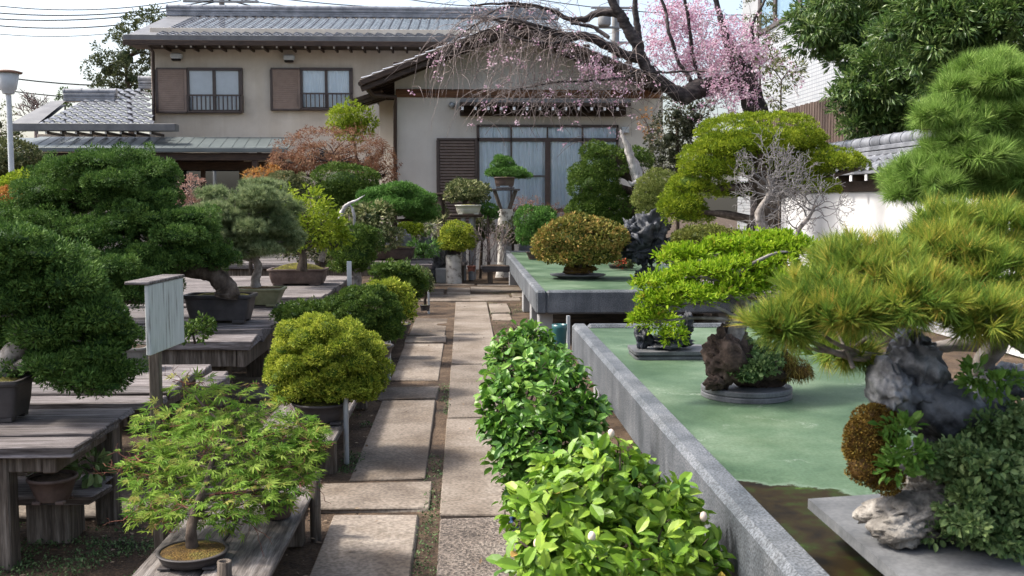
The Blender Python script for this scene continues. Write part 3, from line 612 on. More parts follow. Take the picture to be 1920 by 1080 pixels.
br.inputs['Color1'].default_value=(.40,.41,.425,1); br.inputs['Color2'].default_value=(.33,.345,.365,1); br.inputs['Mortar'].default_value=(.17,.18,.20,1); L_(br.outputs[0],b_.inputs['Base Color'])
zsill=atX(1442,50,XB)[2]; ztop=11.5; zfen=atX(1447,213,XB)[2]
B=thing('building','modern white tiled building with long band of windows behind the trees','building',(XB,22,0))
m=MB(); box(m,(XB,9,0),(XB+10,yc,zsill)); m.build('wall',WT,B)
m=MB(); box(m,(XB+.05,9,zsill+2.6),(XB+10,yc-.05,ztop)); box(m,(XB+.03,yc-1.9,zsill),(XB+2,yc-.05,zsill+2.6)); box(m,(XB+2.2,9,zsill),(XB+10,yc-.2,zsill+2.6)); m.build('upper_wall',M('pale_grey_panel',[(.27,.28,.29),(.33,.34,.35)],scale=2,rough=.6,bump=.05),B)
m=MB(); box(m,(XB-.05,9,zsill-.1),(XB+.1,yc-1.8,zsill+.02),.01)
yy=[yc-1.9,yc-3.3,yc-5.3,yc-7.2,yc-9,yc-11.4,yc-13.8,yc-16.2]
for i,y in enumerate(yy): box(m,(XB-.02,y-.1,zsill),(XB+.12,y+.1,zsill+2.6),.01)
wf=m.build('window',FRAME,B); g=MB(); box(g,(XB+.04,9,zsill),(XB+.05,yc-1.8,zsill+2.6),0); g.build('pane',plain('painted_sky_reflection',(.17,.27,.36),.25,0,.4),wf)  # opaque panes, blue sky reflection painted into the base colour
m=MB(); box(m,(XB+.6,9,zsill),(XB+.62,yc-2,zsill+2.6)); m.build('blind',CURT,wf)
FE=thing('fence','dark brown vertical slat fence below the white tiled building','fence',(7.6,18,0)); m=MB()
ztf=1.6+(zfen-1.6)*7.6/8; 
for y in np.arange(9.5,26.5,.17): box(m,(7.58,y,1.9),(7.62,y+.13,ztf+rng.uniform(-.01,.01)),.004)
m.build('slat',M('brown_slat',[(.05,.032,.025),(.085,.058,.045),(.12,.085,.07)],scale=3,stretch=(3,3,.3),rough=.7,bump=.1),FE); m=MB()
for y in np.arange(9.5,27,2.4): box(m,(7.62,y,0),(7.72,y+.1,ztf-.05),.005)
box(m,(7.62,9.5,ztf-.3),(7.66,26.5,ztf-.2)); box(m,(7.62,9.5,2.2),(7.66,26.5,2.3)); m.build('rail',DARKWOOD,FE)
m=MB(); box(m,(7.5,9,0),(7.9,27,1.88),.01); m.build('fence_base',POLEM,FE)
GW=thing('garden_wall','white plastered garden wall with grey tiled coping on dark beams','wall',(5.6,13,0)); XW=5.4
m=MB(); box(m,(XW+.25,6,0),(XW+.6,19,1.72),.01); m.build('wall',PLASTER,GW)
m=MB(); box(m,(XW+.2,6,1.72),(XW+.65,19,1.98),.01); 
for y in np.arange(6.1,19,.55): box(m,(XW+.02,y,1.86),(XW+.3,y+.07,1.94),.004)
m.build('beam',DARKWOOD,GW)
m=MB(); 
for y in np.arange(6.1,19,.55): box(m,(XW-.0,y-.002,1.858),(XW+.019,y+.072,1.942),.003)
m.build('beam_cap',WHITE,GW)
m=MB(); v=np.array([-.43,0,-.24]); Lv=np.linalg.norm(v); v/=Lv
tile_roof(m,(XW+.43,5.8,2.24),(0,1,0),v,13.4,Lv,.275,.24); v2=np.array([.43,0,-.24])/Lv; tile_roof(m,(XW+.43,5.8,2.24),(0,1,0),v2,13.4,Lv,.275,.24)
ridge(m,(XW+.43,5.8,2.16),(XW+.43,19.2,2.16),.24)
for y in np.arange(5.8,19.2,.275): tube(m,[(XW-.02,y+.07,2.03),(XW+.03,y+.07,2.05)],[.05,.05],8,1)
box(m,(XW-.01,5.8,1.95),(XW+.05,19.2,2.0),.005); m.build('coping',TILE,GW)
# ------------------------------------------------------------------ lamp, poles, cables
LP=V(22,330,20); Lm=thing('street_lamp','pale grey garden lamp post with conical shade and flat brown cap','street lamp',(LP[0],20,0))
m=MB(); zc=V(22,170,20)[2]; tube(m,[(LP[0],20,0),(LP[0],20,1.9)],[.075,.075],12,1); tube(m,[(LP[0],20,1.88),(LP[0],20,zc)],[.052,.05],12,1); m.build('pole',LAMPM,Lm)
m=MB(); z0=V(22,170,20)[2]; z1=V(22,138,20)[2]; loft(m,(LP[0],20,0),[(.10,.10,z0-.06),(.12,.12,z0),(.145,.145,z0+.03),(.2,.2,z1),(.19,.19,z1+.01)],24); m.build('lamp_shade',LAMPM,Lm)
m=MB(); loft(m,(LP[0],20,0),[(.25,.25,z1+.005),(.26,.26,z1+.03),(.14,.14,z1+.06)],24); m.build('cap',plain('lamp_cap_brown',(.22,.12,.08)),Lm)
U=thing('utility_pole','thin grey utility pole with insulators behind the ridge of the house','utility pole',(V(416,20,46)[0],46,0)); m=MB(); x=V(416,20,46)[0]
tube(m,[(x,46,0),(x,46,11)],[.16,.12],12,1); m.build('pole',POLEM,U); m=MB(); z=V(416,4,46)[2]
for dz in (0,.5): box(m,(x-1.6,45.8,z-.05+dz),(x+1.6,45.9,z+.05+dz),.01)
for dx in (-1.5,-.9,.9,1.5): tube(m,[(x+dx,45.85,z),(x+dx,45.85,z+.25)],[.05,.05],8,1)
m.build('crossarm',POLEM,U)
U=thing('utility_pole','grey utility pole with transformer behind the weeping cherry','utility pole',(V(1152,60,40)[0],40,0)); m=MB(); x=V(1154,60,40)[0]
tube(m,[(x,40,0),(x,40,11)],[.17,.14],12,1); m.build('pole',POLEM,U); m=MB(); p=V(1133,38,39.6); loft(m,p,[(.22,.22,-.2),(.25,.25,-.16),(.25,.25,.24),(.2,.2,.3)],20); m.build('transformer',POLEM,U)
m=MB(); 
for py in (15,52,80): p=V(1152,py,39.8); box(m,(p[0]-.9,39.7,p[2]-.04),(p[0]+.9,39.8,p[2]+.04),.01)
m.build('crossarm',POLEM,U)
def cable(a,b,Y1,Y2,sag,r,label):
    p=V(*a,Y1); q=V(*b,Y2); t=np.linspace(0,1,14)[:,None]; P=p*(1-t)+q*t-np.array([0,0,1.])*sag*4*t*(1-t)
    m=MB(); tube(m,P,r,6,1); tag(m.build('power_cable',WIRE),label,'cable','overhead power cables')
upole=V(416,4,45.8)
for i,(a,b,sg,r) in enumerate((((-60,4),(340,1),.35,.02),((-60,19),(400,0),.4,.025),((-60,31),(402,4),.4,.025),((-60,42),(402,14),.5,.025),((-60,57),(330,42),.4,.015),((-60,134),(470,142),.5,.03),((-60,158),(470,167),.5,.025))):
    cable(a,b,44,45.8,sg,r,('topmost overhead cable above the left garden lamp','second overhead cable from the top at the left edge','third overhead cable from the top at the left edge','fourth overhead cable from the top, running just over the round tree','thin faint overhead cable just above the round tree','thick cable level with the lamp cap','lowest cable passing behind the lamp shade')[i])
for i,(a,b,r) in enumerate((((428,0),(620,22),.03),((440,-4),(760,22),.022),((500,-6),(900,14),.022),((740,-6),(1000,10),.02),((1000,-2),(1400,28),.02))):
    cable(a,b,45.8,47,.2,r,('short thick cable dropping right from the pole onto the ridge','cable running right above the ridge from the pole','upper cable over the middle of the tiled roof','cable leaving the top of the frame above the cherry','cable passing behind the cherry limbs')[i])
# ------------------------------------------------------------------ stone tables on the right
def green_top(name,stain):
    m,n,b=newmat(name); L=n.links.new; tc=n.nodes.new('ShaderNodeTexCoord')
    def noise(sc,det=8,st=(1,1,1)):
        mp=n.nodes.new('ShaderNodeMapping'); mp.inputs['Scale'].default_value=st; L(tc.outputs['Object'],mp.inputs[0]); x=n.nodes.new('ShaderNodeTexNoise'); x.inputs['Scale'].default_value=sc; x.inputs['Detail'].default_value=det; x.inputs['Roughness'].default_value=.65; L(mp.outputs[0],x.inputs[0]); return x
    def mix(f,a,c,mode='MIX'):
        x=n.nodes.new('ShaderNodeMix'); x.data_type='RGBA'; x.blend_type=mode
        if isinstance(f,float): x.inputs[0].default_value=f
        else: L(f,x.inputs[0])
        for k,s in ((6,a),(7,c)):
            if isinstance(s,tuple): x.inputs[k].default_value=(*s,1)
            else: L(s,x.inputs[k])
        return x.outputs[2]
    n1=noise(1.6); r=ramp(n,[(.30,(.045,.085,.052)),(.5,(.092,.145,.092)),(.68,(.16,.215,.15))]); L(n1.outputs[0],r.inputs[0])
    n2=noise(70,6); r2=ramp(n,[(.36,(.62,.62,.58)),(.6,(1,1,1))]); L(n2.outputs[0],r2.inputs[0]); col=mix(.75,r.outputs[0],r2.outputs[0],'MULTIPLY')
    n6=noise(1.1,8); r6=ramp(n,[(.36,(.62,.66,.56)),(.62,(1,1,1))]); L(n6.outputs[0],r6.inputs[0]); col=mix(.75,col,r6.outputs[0],'MULTIPLY')
    vo=n.nodes.new('ShaderNodeTexVoronoi'); vo.feature='DISTANCE_TO_EDGE'; vo.inputs['Scale'].default_value=2.2
    nd=noise(3); vm=n.nodes.new('ShaderNodeMix'); vm.data_type='VECTOR'; vm.inputs[0].default_value=.35; L(tc.outputs['Object'],vm.inputs[4]); L(nd.outputs['Color'],vm.inputs[5]); L(vm.outputs[1],vo.inputs['Vector'])
    cr=ramp(n,[(.0,(1,)*3),(.012,(0,)*3)]); L(vo.outputs[0],cr.inputs[0]); n4=noise(2.1); r4=ramp(n,[(.5,(0,)*3),(.62,(1,)*3)]); L(n4.outputs[0],r4.inputs[0])
    mm=n.nodes.new('ShaderNodeMath'); mm.operation='MULTIPLY'; L(cr.outputs[0],mm.inputs[0]); L(r4.outputs[0],mm.inputs[1]); m3=n.nodes.new('ShaderNodeMath'); m3.operation='MULTIPLY'; m3.inputs[1].default_value=.4; L(mm.outputs[0],m3.inputs[0])
    col=mix(m3.outputs[0],col,(.38,.42,.36)); rough=.5
    if stain:                                            # pool of brown moss and water at the near end
        sp=n.nodes.new('ShaderNodeSeparateXYZ'); L(tc.outputs['Object'],sp.inputs[0]); ns=noise(3.6,9)
        a=n.nodes.new('ShaderNodeMath'); a.operation='MULTIPLY_ADD'; a.inputs[1].default_value=.55; L(ns.outputs[0],a.inputs[0]); L(sp.outputs['Y'],a.inputs[2])
        a2=n.nodes.new('ShaderNodeMath'); a2.operation='MULTIPLY_ADD'; a2.inputs[1].default_value=.62; L(sp.outputs['X'],a2.inputs[0]); L(a.outputs[0],a2.inputs[2])
        st=ramp(n,[(.0,(1,)*3),(.02,(0,)*3)]); sb=n.nodes.new('ShaderNodeMath'); sb.operation='SUBTRACT'; sb.inputs[1].default_value=stain; L(a2.outputs[0],sb.inputs[0]); L(sb.outputs[0],st.inputs[0])
        ed=ramp(n,[(.0,(0,)*3),(.004,(1,)*3),(.05,(0,)*3)]); L(sb.outputs[0],ed.inputs[0])
        col=mix(ed.outputs[0],col,(.13,.18,.13))
        nw=noise(6,6); rw=ramp(n,[(.3,(.004,.003,.002)),(.48,(.018,.012,.004)),(.58,(.018,.028,.005)),(.68,(.06,.11,.015))]); L(nw.outputs[0],rw.inputs[0]); col=mix(st.outputs[0],col,rw.outputs[0])
        mr=n.nodes.new('ShaderNodeMapRange'); mr.inputs[3].default_value=.5; mr.inputs[4].default_value=.55; L(st.outputs[0],mr.inputs[0]); L(mr.outputs[0],b.inputs['Roughness'])
    else: b.inputs['Roughness'].default_value=.5
    b.inputs['Specular IOR Level'].default_value=.1; L(col,b.inputs['Base Color']); bp=n.nodes.new('ShaderNodeBump'); bp.inputs['Strength'].default_value=.15; bp.inputs['Distance'].default_value=.01; L(n1.outputs[0],bp.inputs['Height']); L(bp.outputs[0],b.inputs['Normal'])
    return m
ZT=.60; ZG=.572
def stone_table(label,x0,x1,y0,y1,stain,legs):
    T=thing('stone_table',label,'stone table',(x0,y0,0),'granite display tables'); w=.12; zb=.335
    m=MB(); box(m,(x0,y0,zb),(x0+w,y1,ZT),.022); tl_=m.build('rim',GRANITE,T)
    m=MB(); box(m,(x0+w+.001,y0,zb),(x1,y0+w,ZT-.001),.022); m.build('rim',GRANITE,T)
    m=MB(); box(m,(x0+w+.001,y1-w,zb),(x1,y1,ZT-.001),.022); m.build('rim',GRANITE,T)
    m=MB(); box(m,(x1-w,y0+w+.001,zb),(x1,y1-w-.001,ZT),.022); m.build('rim',GRANITE,T)
    m=MB(); box(m,(x0+w-.005,y0+w-.005,zb+.06),(x1-w+.005,y1-w+.005,ZG),.001); m.build('table_top',green_top('green_painted_top' if not stain else 'green_top_with_pool',stain),T)
    for (x,y) in legs:
        m=MB(); box(m,(x,y,-.01),(x+.16,y+.28,zb-.003),.01); m.build('leg',POLEM,T)
    return T
X2=G(1072,606,ZT)[0]; Y2=G(1072,606,ZT)[1]; X1=G(1005,545,ZT)[0]; Y1a=G(1005,545,ZT)[1]; Y1b=G(955,470,ZT)[1]
T2=stone_table('grey granite table with cracked green top, nearest on the right, camellias along its side',X2,X2+1.75,1.3,Y2,-1,[(X2+.1,2.2),(X2+.1,Y2-.5),(X2+1.4,2.2),(X2+1.4,Y2-.5)]) if 0 else None
POOLY=G(1500,912,ZG); stv=(POOLY[1]-1.3)+.62*(POOLY[0]-X2)+.27
T2=stone_table('grey granite table with cracked green top, nearest on the right, camellias along its side',X2,X2+1.75,1.3,Y2,stv,[(X2+.14,2.2),(X2+.14,Y2-.6),(X2+1.4,2.2),(X2+1.4,Y2-.6)])
T1=stone_table('grey granite table with green top at the far end of the right-hand row',X1,X1+2.5,Y1a,Y1b,None,[(X1+.05,Y1a+.25),(X1+.05,Y1a+1.6),(X1+.05,Y1a+3.4),(X1+.05,Y1b-1.2),(X1+2.1,Y1a+.25),(X1+2.1,Y1b-1.2)])
# ------------------------------------------------------------------ wooden benches on the left
def bench(label,x0,x1,y0,y1,z,n,t=.045,legs=(),cat='wooden bench',along='x',legw=.09,apron=.1,jit=.006,name='wooden_bench',over=.0,stack=1):
    T=thing(name,label,cat,(x1,y0,0),'weathered plank benches'); m=MB(); w=(y1-y0)/n
    if along=='x':
        for i in range(n):
            for s_ in range(stack): box(m,(x0+rng.uniform(-.05,.05),y0+i*w+.004,z-t*(s_+1)+.002),(x1+rng.uniform(-.035,.035)-.02*s_,y0+(i+1)*w-.004,z-t*s_+rng.uniform(-.004,.002)),.006,jit=jit)
    else:
        w=(x1-x0)/n
        for i in range(n): box(m,(x0+i*w+.004,y0+rng.uniform(-.03,.03),z-t),(x0+(i+1)*w-.004,y1,z+rng.uniform(-.004,.002)),.006,jit=jit)
    zt=z-t*stack
    m.build('bench_top',WOODX if along=='x' else WOODY,T)
    if apron:
        m=MB(); box(m,(x1-.14,y0+.04,zt-apron),(x1-.08,y1-.04,zt-.002),.005); box(m,(x0+.1,y0+.06,zt-apron),(x1-.15,y0+.11,zt-.002),.005); m.build('apron',WOODZ,T)
    for (x,y) in legs:
        m=MB(); box(m,(x-legw/2,y-legw/2,-.01),(x+legw/2,y+legw/2,zt-.003 if not apron else zt-.003),.006); m.build('leg',WOODZ,T)
    return T
ZB=.55
bench('weathered plank bench at the near left corner, under the leftmost dark juniper',-3.6,-1.68,4.45,5.3,ZB,4,.028,[(-2.02,4.55),(-1.78,5.18),(-3.2,4.6),(-3.2,5.2)],legw=.1,stack=2,apron=.07)
bench('plank bench with split end beside the blank white sign',-4.2,-1.66,5.55,6.8,.53,5,.05,[(-1.95,5.75),(-1.95,6.6),(-3.8,5.7),(-3.8,6.6)])
bench('heavy old timber bench carrying the big dark juniper',-4.6,-1.6,7.95,10.7,ZB,8,.07,[(-1.95,8.2),(-1.85,9.4),(-1.85,10.4),(-4,8.2),(-4,10.4)],legw=.2,apron=.16,jit=.012)
bench('pinkish plank bench under the moss-topped rectangular pot',-4.8,-1.53,11.4,14.6,ZB,8,.06,[(-1.8,11.7),(-1.8,14.2),(-4,11.7),(-4,14.2)],legw=.16,apron=.14)
bench('pale plank bench furthest along the left row, under the maroon pot',-5,-.55,17.0,19.0,ZB,6,.07,[(-.8,17.2),(-.8,18.7),(-4,17.2),(-4,18.7)],legw=.14,apron=.12)
bench('long low plank bench by the path carrying the clipped golden bush',-1.22,-.73,5.85,12.6,.25,2,.05,[(-.8,6.05),(-.8,8),(-.8,10),(-.8,12.3),(-1.12,6.05),(-1.12,9),(-1.12,12.3)],along='y',apron=0)
bench('low grey plank bench at the bottom edge under the feathery maple',-1.24,-.735,2.6,5.03,.22,2,.07,[(-.8,4.8),(-1.15,4.8),(-.8,3.2),(-1.15,3.2)],along='y',apron=0,jit=.008)
bench('rotted low shelf holding a round brown pot at the left edge',-2.9,-1.72,4.75,5.15,.26,2,.05,[(-2.35,4.95),(-1.95,4.95)],legw=.2,apron=0,jit=.018)
bench('low broad plank shelf behind the sign, with a shallow black bowl',-4,-1.72,7.05,7.75,.34,3,.08,[(-2.1,7.3),(-3.6,7.3)],legw=.12,apron=0)
# pipes and posts
def post(px,pyb,pyt,w,m_,label,cat='post',z0=0,bamboo=False,name='post'):
    p=G(px,pyb,z0); q=V(px,pyt,p[1]); m=MB()
    if bamboo: loft(m,(p[0],p[1],0),[(w,w,-.02),(w,w,q[2]*.5-.01),(w*1.06,w*1.06,q[2]*.5),(w,w,q[2]*.5+.01),(w,w,q[2]),(w*.7,w*.7,q[2]),(w*.7,w*.7,q[2]-.04)],14)
    else: tube(m,[(p[0],p[1],-.02),(p[0],p[1],q[2])],[w,w],10,1)
    tag(m.build(name,m_),label,cat)
post(650,872,745,.016,GREYM,'grey pipe stake in front of the clipped golden bush')
post(730,712,612,.017,GREYM,'grey pipe stake at the corner of the dark rounded bush')
post(804,588,545,.016,GREYM,'short grey pipe stake at the far end of the low bench')
post(592,1008,884,.026,WOODZ,'bamboo post at the far end of the low maple bench',bamboo=True,name='bamboo_post')
post(424,1190,1052,.026,WOODZ,'cut bamboo post top at the bottom edge beside the maple',bamboo=True,name='bamboo_post')
post(1065,690,592,.02,GREYM,'grey pipe stake between the two granite tables')
m=MB(); p=V(655,535,13.6); box(m,(p[0]-.03,13.6,0),(p[0]+.03,13.63,V(655,490,13.6)[2]),.004); tag(m.build('label_stake',plain('pale_plate',(.5,.53,.55))),'pale flat stake behind the low dark bushes','stake')
# sign board
SG=G(302,1052,0); sgn=thing('sign_board','blank peeling white sign board with small lid on a wooden post','sign',(SG[0],SG[1],0))
m=MB(); beam(m,(SG[0],SG[1],-.03),(SG[0],SG[1],V(302,640,SG[1])[2]),.045,.045,up=(0,1,0)); m.build('post',WOODZ,sgn)
a=V(281,600,4.42); b=V(345,583,4.84); dx=b[0]-a[0]; dy=.42; zt=V(281,535,4.42)[2]; zb=V(281,667,4.42)[2]
ang=math.atan2(dy,dx); Lb=math.hypot(dx,dy); c=((a[0]+b[0])/2,(a[1]+b[1])/2)
def rot(x,y): return (c[0]+x*math.cos(ang)-y*math.sin(ang), c[1]+x*math.sin(ang)+y*math.cos(ang))
m=MB(); m2=MB(); box(m2,(-Lb/2,0,zb),(Lb/2,.02,zt),.003); vv=m2.v[0]; X,Yv=rot(vv[:,0],vv[:,1]); P=np.stack([X,Yv,vv[:,2]],1); m.add(P,_Q); m.add(P,_T); bd=m.build('board',SIGNW,sgn)
m=MB(); m2=MB(); box(m2,(-Lb/2-.01,-.005,zt+.002),(Lb/2+.01,.1,zt+.016),.003); vv=m2.v[0]; X,Yv=rot(vv[:,0],vv[:,1]); P=np.stack([X,Yv,vv[:,2]],1); m.add(P,_Q); m.add(P,_T); m.build('lid',WOODX,sgn)
# ------------------------------------------------------------------ plants
def pot_mesh(shape,c,w,h,dr=.7,taper=.84,feet=True,lip=.06):
    m=MB(); hx=w/2; hy=hx*dr; f=.1*h if feet else 0; l=lip*w*.5; p=2 if shape=='r' else 9
    t=max(.012,.05*w)
    rings=[(hx*taper*.97,hy*taper*.97,f),(hx*taper,hy*taper,f+.03*h),(hx*(taper+.45*(1-taper)),hy*(taper+.45*(1-taper)),h*.5),(hx*.975-l*.4,hy*.975-l*.4,h*.86),(hx,hy,h*.88),(hx+l*.2,hy+l*.2,h*.94),(hx,hy,h),(hx-t,hy-t,h),(hx-t,hy-t,h*.86)]
    loft(m,c,rings,48,p,smooth=(shape=='r'),capt=False)
    if feet:
        k=hx*taper*.72; ky=hy*taper*.72; s=.09*w
        for sx in (-1,1):
            for sy in (-1,1): box(m,(c[0]+sx*k-s,c[1]+sy*ky-s*.8,c[2]),(c[0]+sx*k+s,c[1]+sy*ky+s*.8,c[2]+f+.004),.004)
    return m
def soil_mesh(c,w,h,dr,shape,mound=.25):
    m=MB(); hx=w/2-max(.012,.05*w); hy=hx-(w/2-w*dr/2) if 0 else w*dr/2-max(.012,.05*w)
    rings=[(hx*k,hy*k,h*.9+mound*w*.25*(1-k*k)) for k in (1,.85,.65,.4,.15,.02)]
    loft(m,c,rings,40,2 if shape=='r' else 7,bump=.002*1,capb=False); return m
def limbs(mb,tr,lobs,r0,sub=5,k=6):
    tr=np.asarray(tr)
    for c,r,flat in lobs:
        d=np.linalg.norm(tr-c,axis=1)+np.maximum(tr[:,2]-c[2],0)*2; s=tr[np.argmin(d+np.arange(len(tr))*-.0)]
        mid=(s+c)/2+rng.normal(0,.08,3)*np.linalg.norm(c-s)+np.array([0,0,.05*np.linalg.norm(c-s)])
        e=c-np.array([0,0,r[2]*flat*.4]); tube(mb,[s,mid,e],[r0,r0*.7,r0*.35],k,5,rnd=.5)
        for j in range(sub):
            u=rdir(1)[0]; q=c+u*r*np.array([.8,.8,.5]); st=e if j%2 else mid*.4+e*.6
            tube(mb,[st,(st+q)/2+rng.normal(0,.04,3)*r[0],q],[r0*.38,r0*.25,r0*.1],4,3,rnd=.5)
STY={}
def padded(lobes,Y,n=9,sx=.46,sz=.34,keep=.74,off=.72):      # break each rounded mass into overlapping cloud pads
    out=[]
    for l in lobes:
        cx,cy,rx,ry=l[:4]; dY=l[4] if len(l)>4 else 0; s=S(Y); k=max(3,int(n)); ph=rng.uniform(0,6.28)
        out.append((cx,cy,rx*keep,ry*keep,dY))
        for i in range(k):
            z=.95-1.45*(i+.5)/k; a=ph+i*2.4; q=math.sqrt(max(0,1-z*z)); f=rng.uniform(.75,1.25)
            out.append((cx+math.cos(a)*q*rx*off, cy-z*ry*off, rx*sx*f, ry*sz*f*1.05, dY+math.sin(a)*q*rx*s*off*.86, .9,.35))
    return out
def plant(name,label,cat,lobes,leaf,lmat,on=None,base=None,Y=None,trunk=None,bark=BARK,pot=None,soil=MOSS,group=None,sub=5,bump=.06,lim=True,flow=None,mound=.25,fname='foliage',limb_r=None,gnd=0,pad=None):
    if on is not None: B=G(base[0],base[1],on)
    else: B=V(base[0],375,Y); B[2]=gnd
    Y=B[1] if Y is None else Y; s=S(Y)
    T=thing(name,label,cat,B,group); top=B[2]
    if pot:
        sh,w,h,pm=pot[:4]; dr=pot[4] if len(pot)>4 else .7; tp=pot[5] if len(pot)>5 else .84
        w*=s; h*=s; pot_mesh(sh,B,w,h,dr,tp).build('pot',pm,T); top=B[2]+h*.92
        if soil is not None: soil_mesh(B,w,h,dr,sh,mound).build('soil' if soil is SOIL else 'moss',soil,T)
    lw=lobes_world(lobes,Y); lf=lobes_world(padded(lobes,Y,*pad),Y) if pad else lw
    if trunk:
        P=[];Rr=[]
        for t in trunk:
            P.append(V(t[0],t[1],Y+(t[3] if len(t)>3 else 0))); Rr.append(t[2]*s/2)
        P=np.array(P); 
        m=MB(); PP=catmull(np.hstack([P,np.array(Rr)[:,None]]),6); tube(m,PP[:,:3],np.maximum(PP[:,3],.002),10,1,bump=bump)
        if lim: limbs(m,PP[len(PP)//3:,:3],lw,limb_r or max(Rr[-1]*.9,.004),sub)
        m.build('trunk',bark,T)
    st,kw=leaf; kw=dict(kw); m=MB(); (foliage if st=='f' else tufts)(m,lf,**kw); m.build(fname,lmat,T)
    if flow: flow(T,lw,Y)
    return T
def FL(Y,kind='blade',L=2.4,wd=.4,puff=9,per=26,**k):       # L and puff in photo pixels
    s=S(Y); return ('f',dict(kind=kind,L=L*s,wd=wd,puff=puff*s,per=per,**k))
# ---- left foreground junipers
Yj=5.15
plant('juniper_bonsai','dark green juniper with billowing crown cut by the left edge of the photo','bonsai tree',
 [(60,560,120,110),(20,500,110,75,-.05),(130,620,112,105,.05),(150,700,95,65,-.05),(40,680,80,80,.1),(95,510,90,60,.15),(200,640,46,70),(180,720,60,40,-.1)],
 FL(Yj,L=9,wd=.34,puff=19,per=110,cov=1.5,upb=.6,core=.66),L_JUN,pad=(8,.5,.36,.7),on=ZB,base=(-15,785),Y=Yj,trunk=[(-10,750,60),(0,700,50),(40,640,40),(60,560,24)],pot=('q',130,75,POTD),bark=GREYBARK,sub=9)
Yb=8.9
plant('juniper_bonsai','large dark green juniper with layered domed crown over a dark rectangular pot','bonsai tree',
 [(195,360,135,76,.1),(200,320,95,40,.1),(110,385,70,55,.2),(285,360,50,60,.1),(85,430,95,42,-.1),(20,420,60,36,0),(170,445,75,38,-.25),(320,435,90,55,-.1),(255,420,70,40,-.2),(365,465,46,46,-.1),(195,520,100,55,-.35),(265,500,58,48,-.3),(110,480,70,55,-.3),(408,487,34,34,0),(235,555,70,36,-.4),(295,540,44,32,-.3),(330,490,50,24,-.25)],
 FL(Yb,L=5.4,wd=.36,puff=15,per=84,cov=1.5,upb=.7,core=.62),L_JUN,pad=(8,.46,.36,.68),on=ZB,base=(415,603),Y=Yb,
 trunk=[(425,558,46),(426,546,44),(416,528,38),(392,512,32),(345,504,28),(300,490,26),(260,460,20),(220,400,14)],pot=('q',128,53,POTD,.6,.82),bump=.07,sub=8)
# exposed roots for it belong to the moss bed
Yp=10.4
plant('pine_bonsai','grey green white pine with tangled bare branches in an olive glazed pot','bonsai tree',
 [(455,388,90,50),(395,412,52,36),(520,402,46,40),(440,430,76,38,-.1),(510,440,54,40,.0),(385,450,38,34,.1),(470,470,62,26,-.1),(535,455,36,34,.15),(420,490,30,22)],
 ('t',dict(L=11*S(Yp),wd=.10,sp=9*S(Yp),per=20,cov=1.5,core=.3)),L_PINEG,pad=(6,.46,.34,.5,.8),on=ZB,base=(487,573),Y=Yp,trunk=[(482,552,24),(479,525,17),(484,500,15),(470,470,12),(455,430,12),(460,390,8)],pot=('q',95,34,POTG,.7,.7),bark=GREYBARK,sub=22,soil=MOSSB,limb_r=.018)
Ym=12.6
plant('maple_bonsai','yellow green leafed tree on a moss mound in a brown rectangular pot','bonsai tree',
 [(560,395,58,38,.1),(600,430,48,38,.2),(520,385,42,32,.3),(575,450,46,26,0),(630,455,28,34,.3),(540,430,40,26)],
 FL(Ym,kind='leaf',L=9,wd=.5,puff=13,per=14,cov=1.3,core=0,droop=.2,upb=.5),L_YG,on=ZB,base=(560,533),Y=Ym,trunk=[(566,508,22),(568,480,14),(560,460,11),(575,430,10),(570,400,7)],pot=('q',112,31,POTB,.62,.86),bark=BARK,sub=12,mound=.5,limb_r=.014)
plant('juniper_bonsai','small green juniper with slanting pale trunk in a dark oval pot','bonsai tree',
 [(600,430,34,26),(620,455,30,18),(585,455,24,16)],FL(13.6,L=5,wd=.4,puff=9,per=26,cov=1.6),L_DKG,on=ZB,base=(613,503),Y=13.7,trunk=[(602,490,12),(608,470,10),(612,445,7)],bark=GREYBARK,pot=('r',58,20,POTD,.7,.8))
def deadwood(pts_list,label=None):
    def fn(T,lw,Y):
        m=MB()
        for pts in pts_list:
            P=[V(a,b,Y+(p[0] if p else 0)) for a,b,w,*p in pts]; r=[w*S(Y)/2 for a,b,w,*p in pts]
            tube(m,P,r,8,6,bump=.14)
        m.build('deadwood',DRIFT,T)
    return fn
plant('juniper_bonsai','dark columnar juniper with a pale arch of bare deadwood above it','bonsai tree',
 [(660,450,42,28,0),(665,480,42,36,-.05),(640,470,28,26,.05),(690,460,26,32,.05),(655,500,36,18)],FL(14.8,L=5.5,wd=.36,puff=10,per=30,cov=1.7),L_DKG,on=0,base=(668,540),Y=14.8,trunk=[(668,540,22),(668,510,18),(662,470,14),(655,430,10)],bark=GREYBARK,
 flow=deadwood([[(638,434,5),(637,412,8),(644,392,9),(656,381,6),(668,376,4),(684,366,1)],[(664,424,4),(664,405,6),(660,390,4),(655,384,3)]]))
Yd=18.2
plant('pine_bonsai','fresh green pine with wide clipped dome and dark trunk in a maroon rectangular pot','bonsai tree',
 [(735,378,66,36),(700,385,38,24,-.1),(775,392,38,26,.1),(790,410,26,14,.1),(745,395,60,20,-.2)],FL(Yd,L=4.6,wd=.3,puff=7.5,per=34,cov=1.9,upb=.7),L_DOME,pad=(6,.5,.5,.75),on=ZB,base=(733,487),Y=Yd,trunk=[(738,466,14),(736,450,12),(740,425,11),(735,395,9)],pot=('q',92,24,POTB,.6,.88))
plant('variegated_shrub','pale speckled leafy shrub spilling over the maroon pot, left of the fresh green dome','potted shrub',
 [(700,410,38,30),(690,440,34,26),(720,450,36,22),(660,420,26,26)],FL(17.6,kind='leaf',L=8,wd=.55,puff=10,per=14,cov=1.4,core=.4),L_VAR,on=ZB,base=(700,492),Y=17.5,trunk=[(700,480,6),(700,440,4)],bark=GREYBARK)
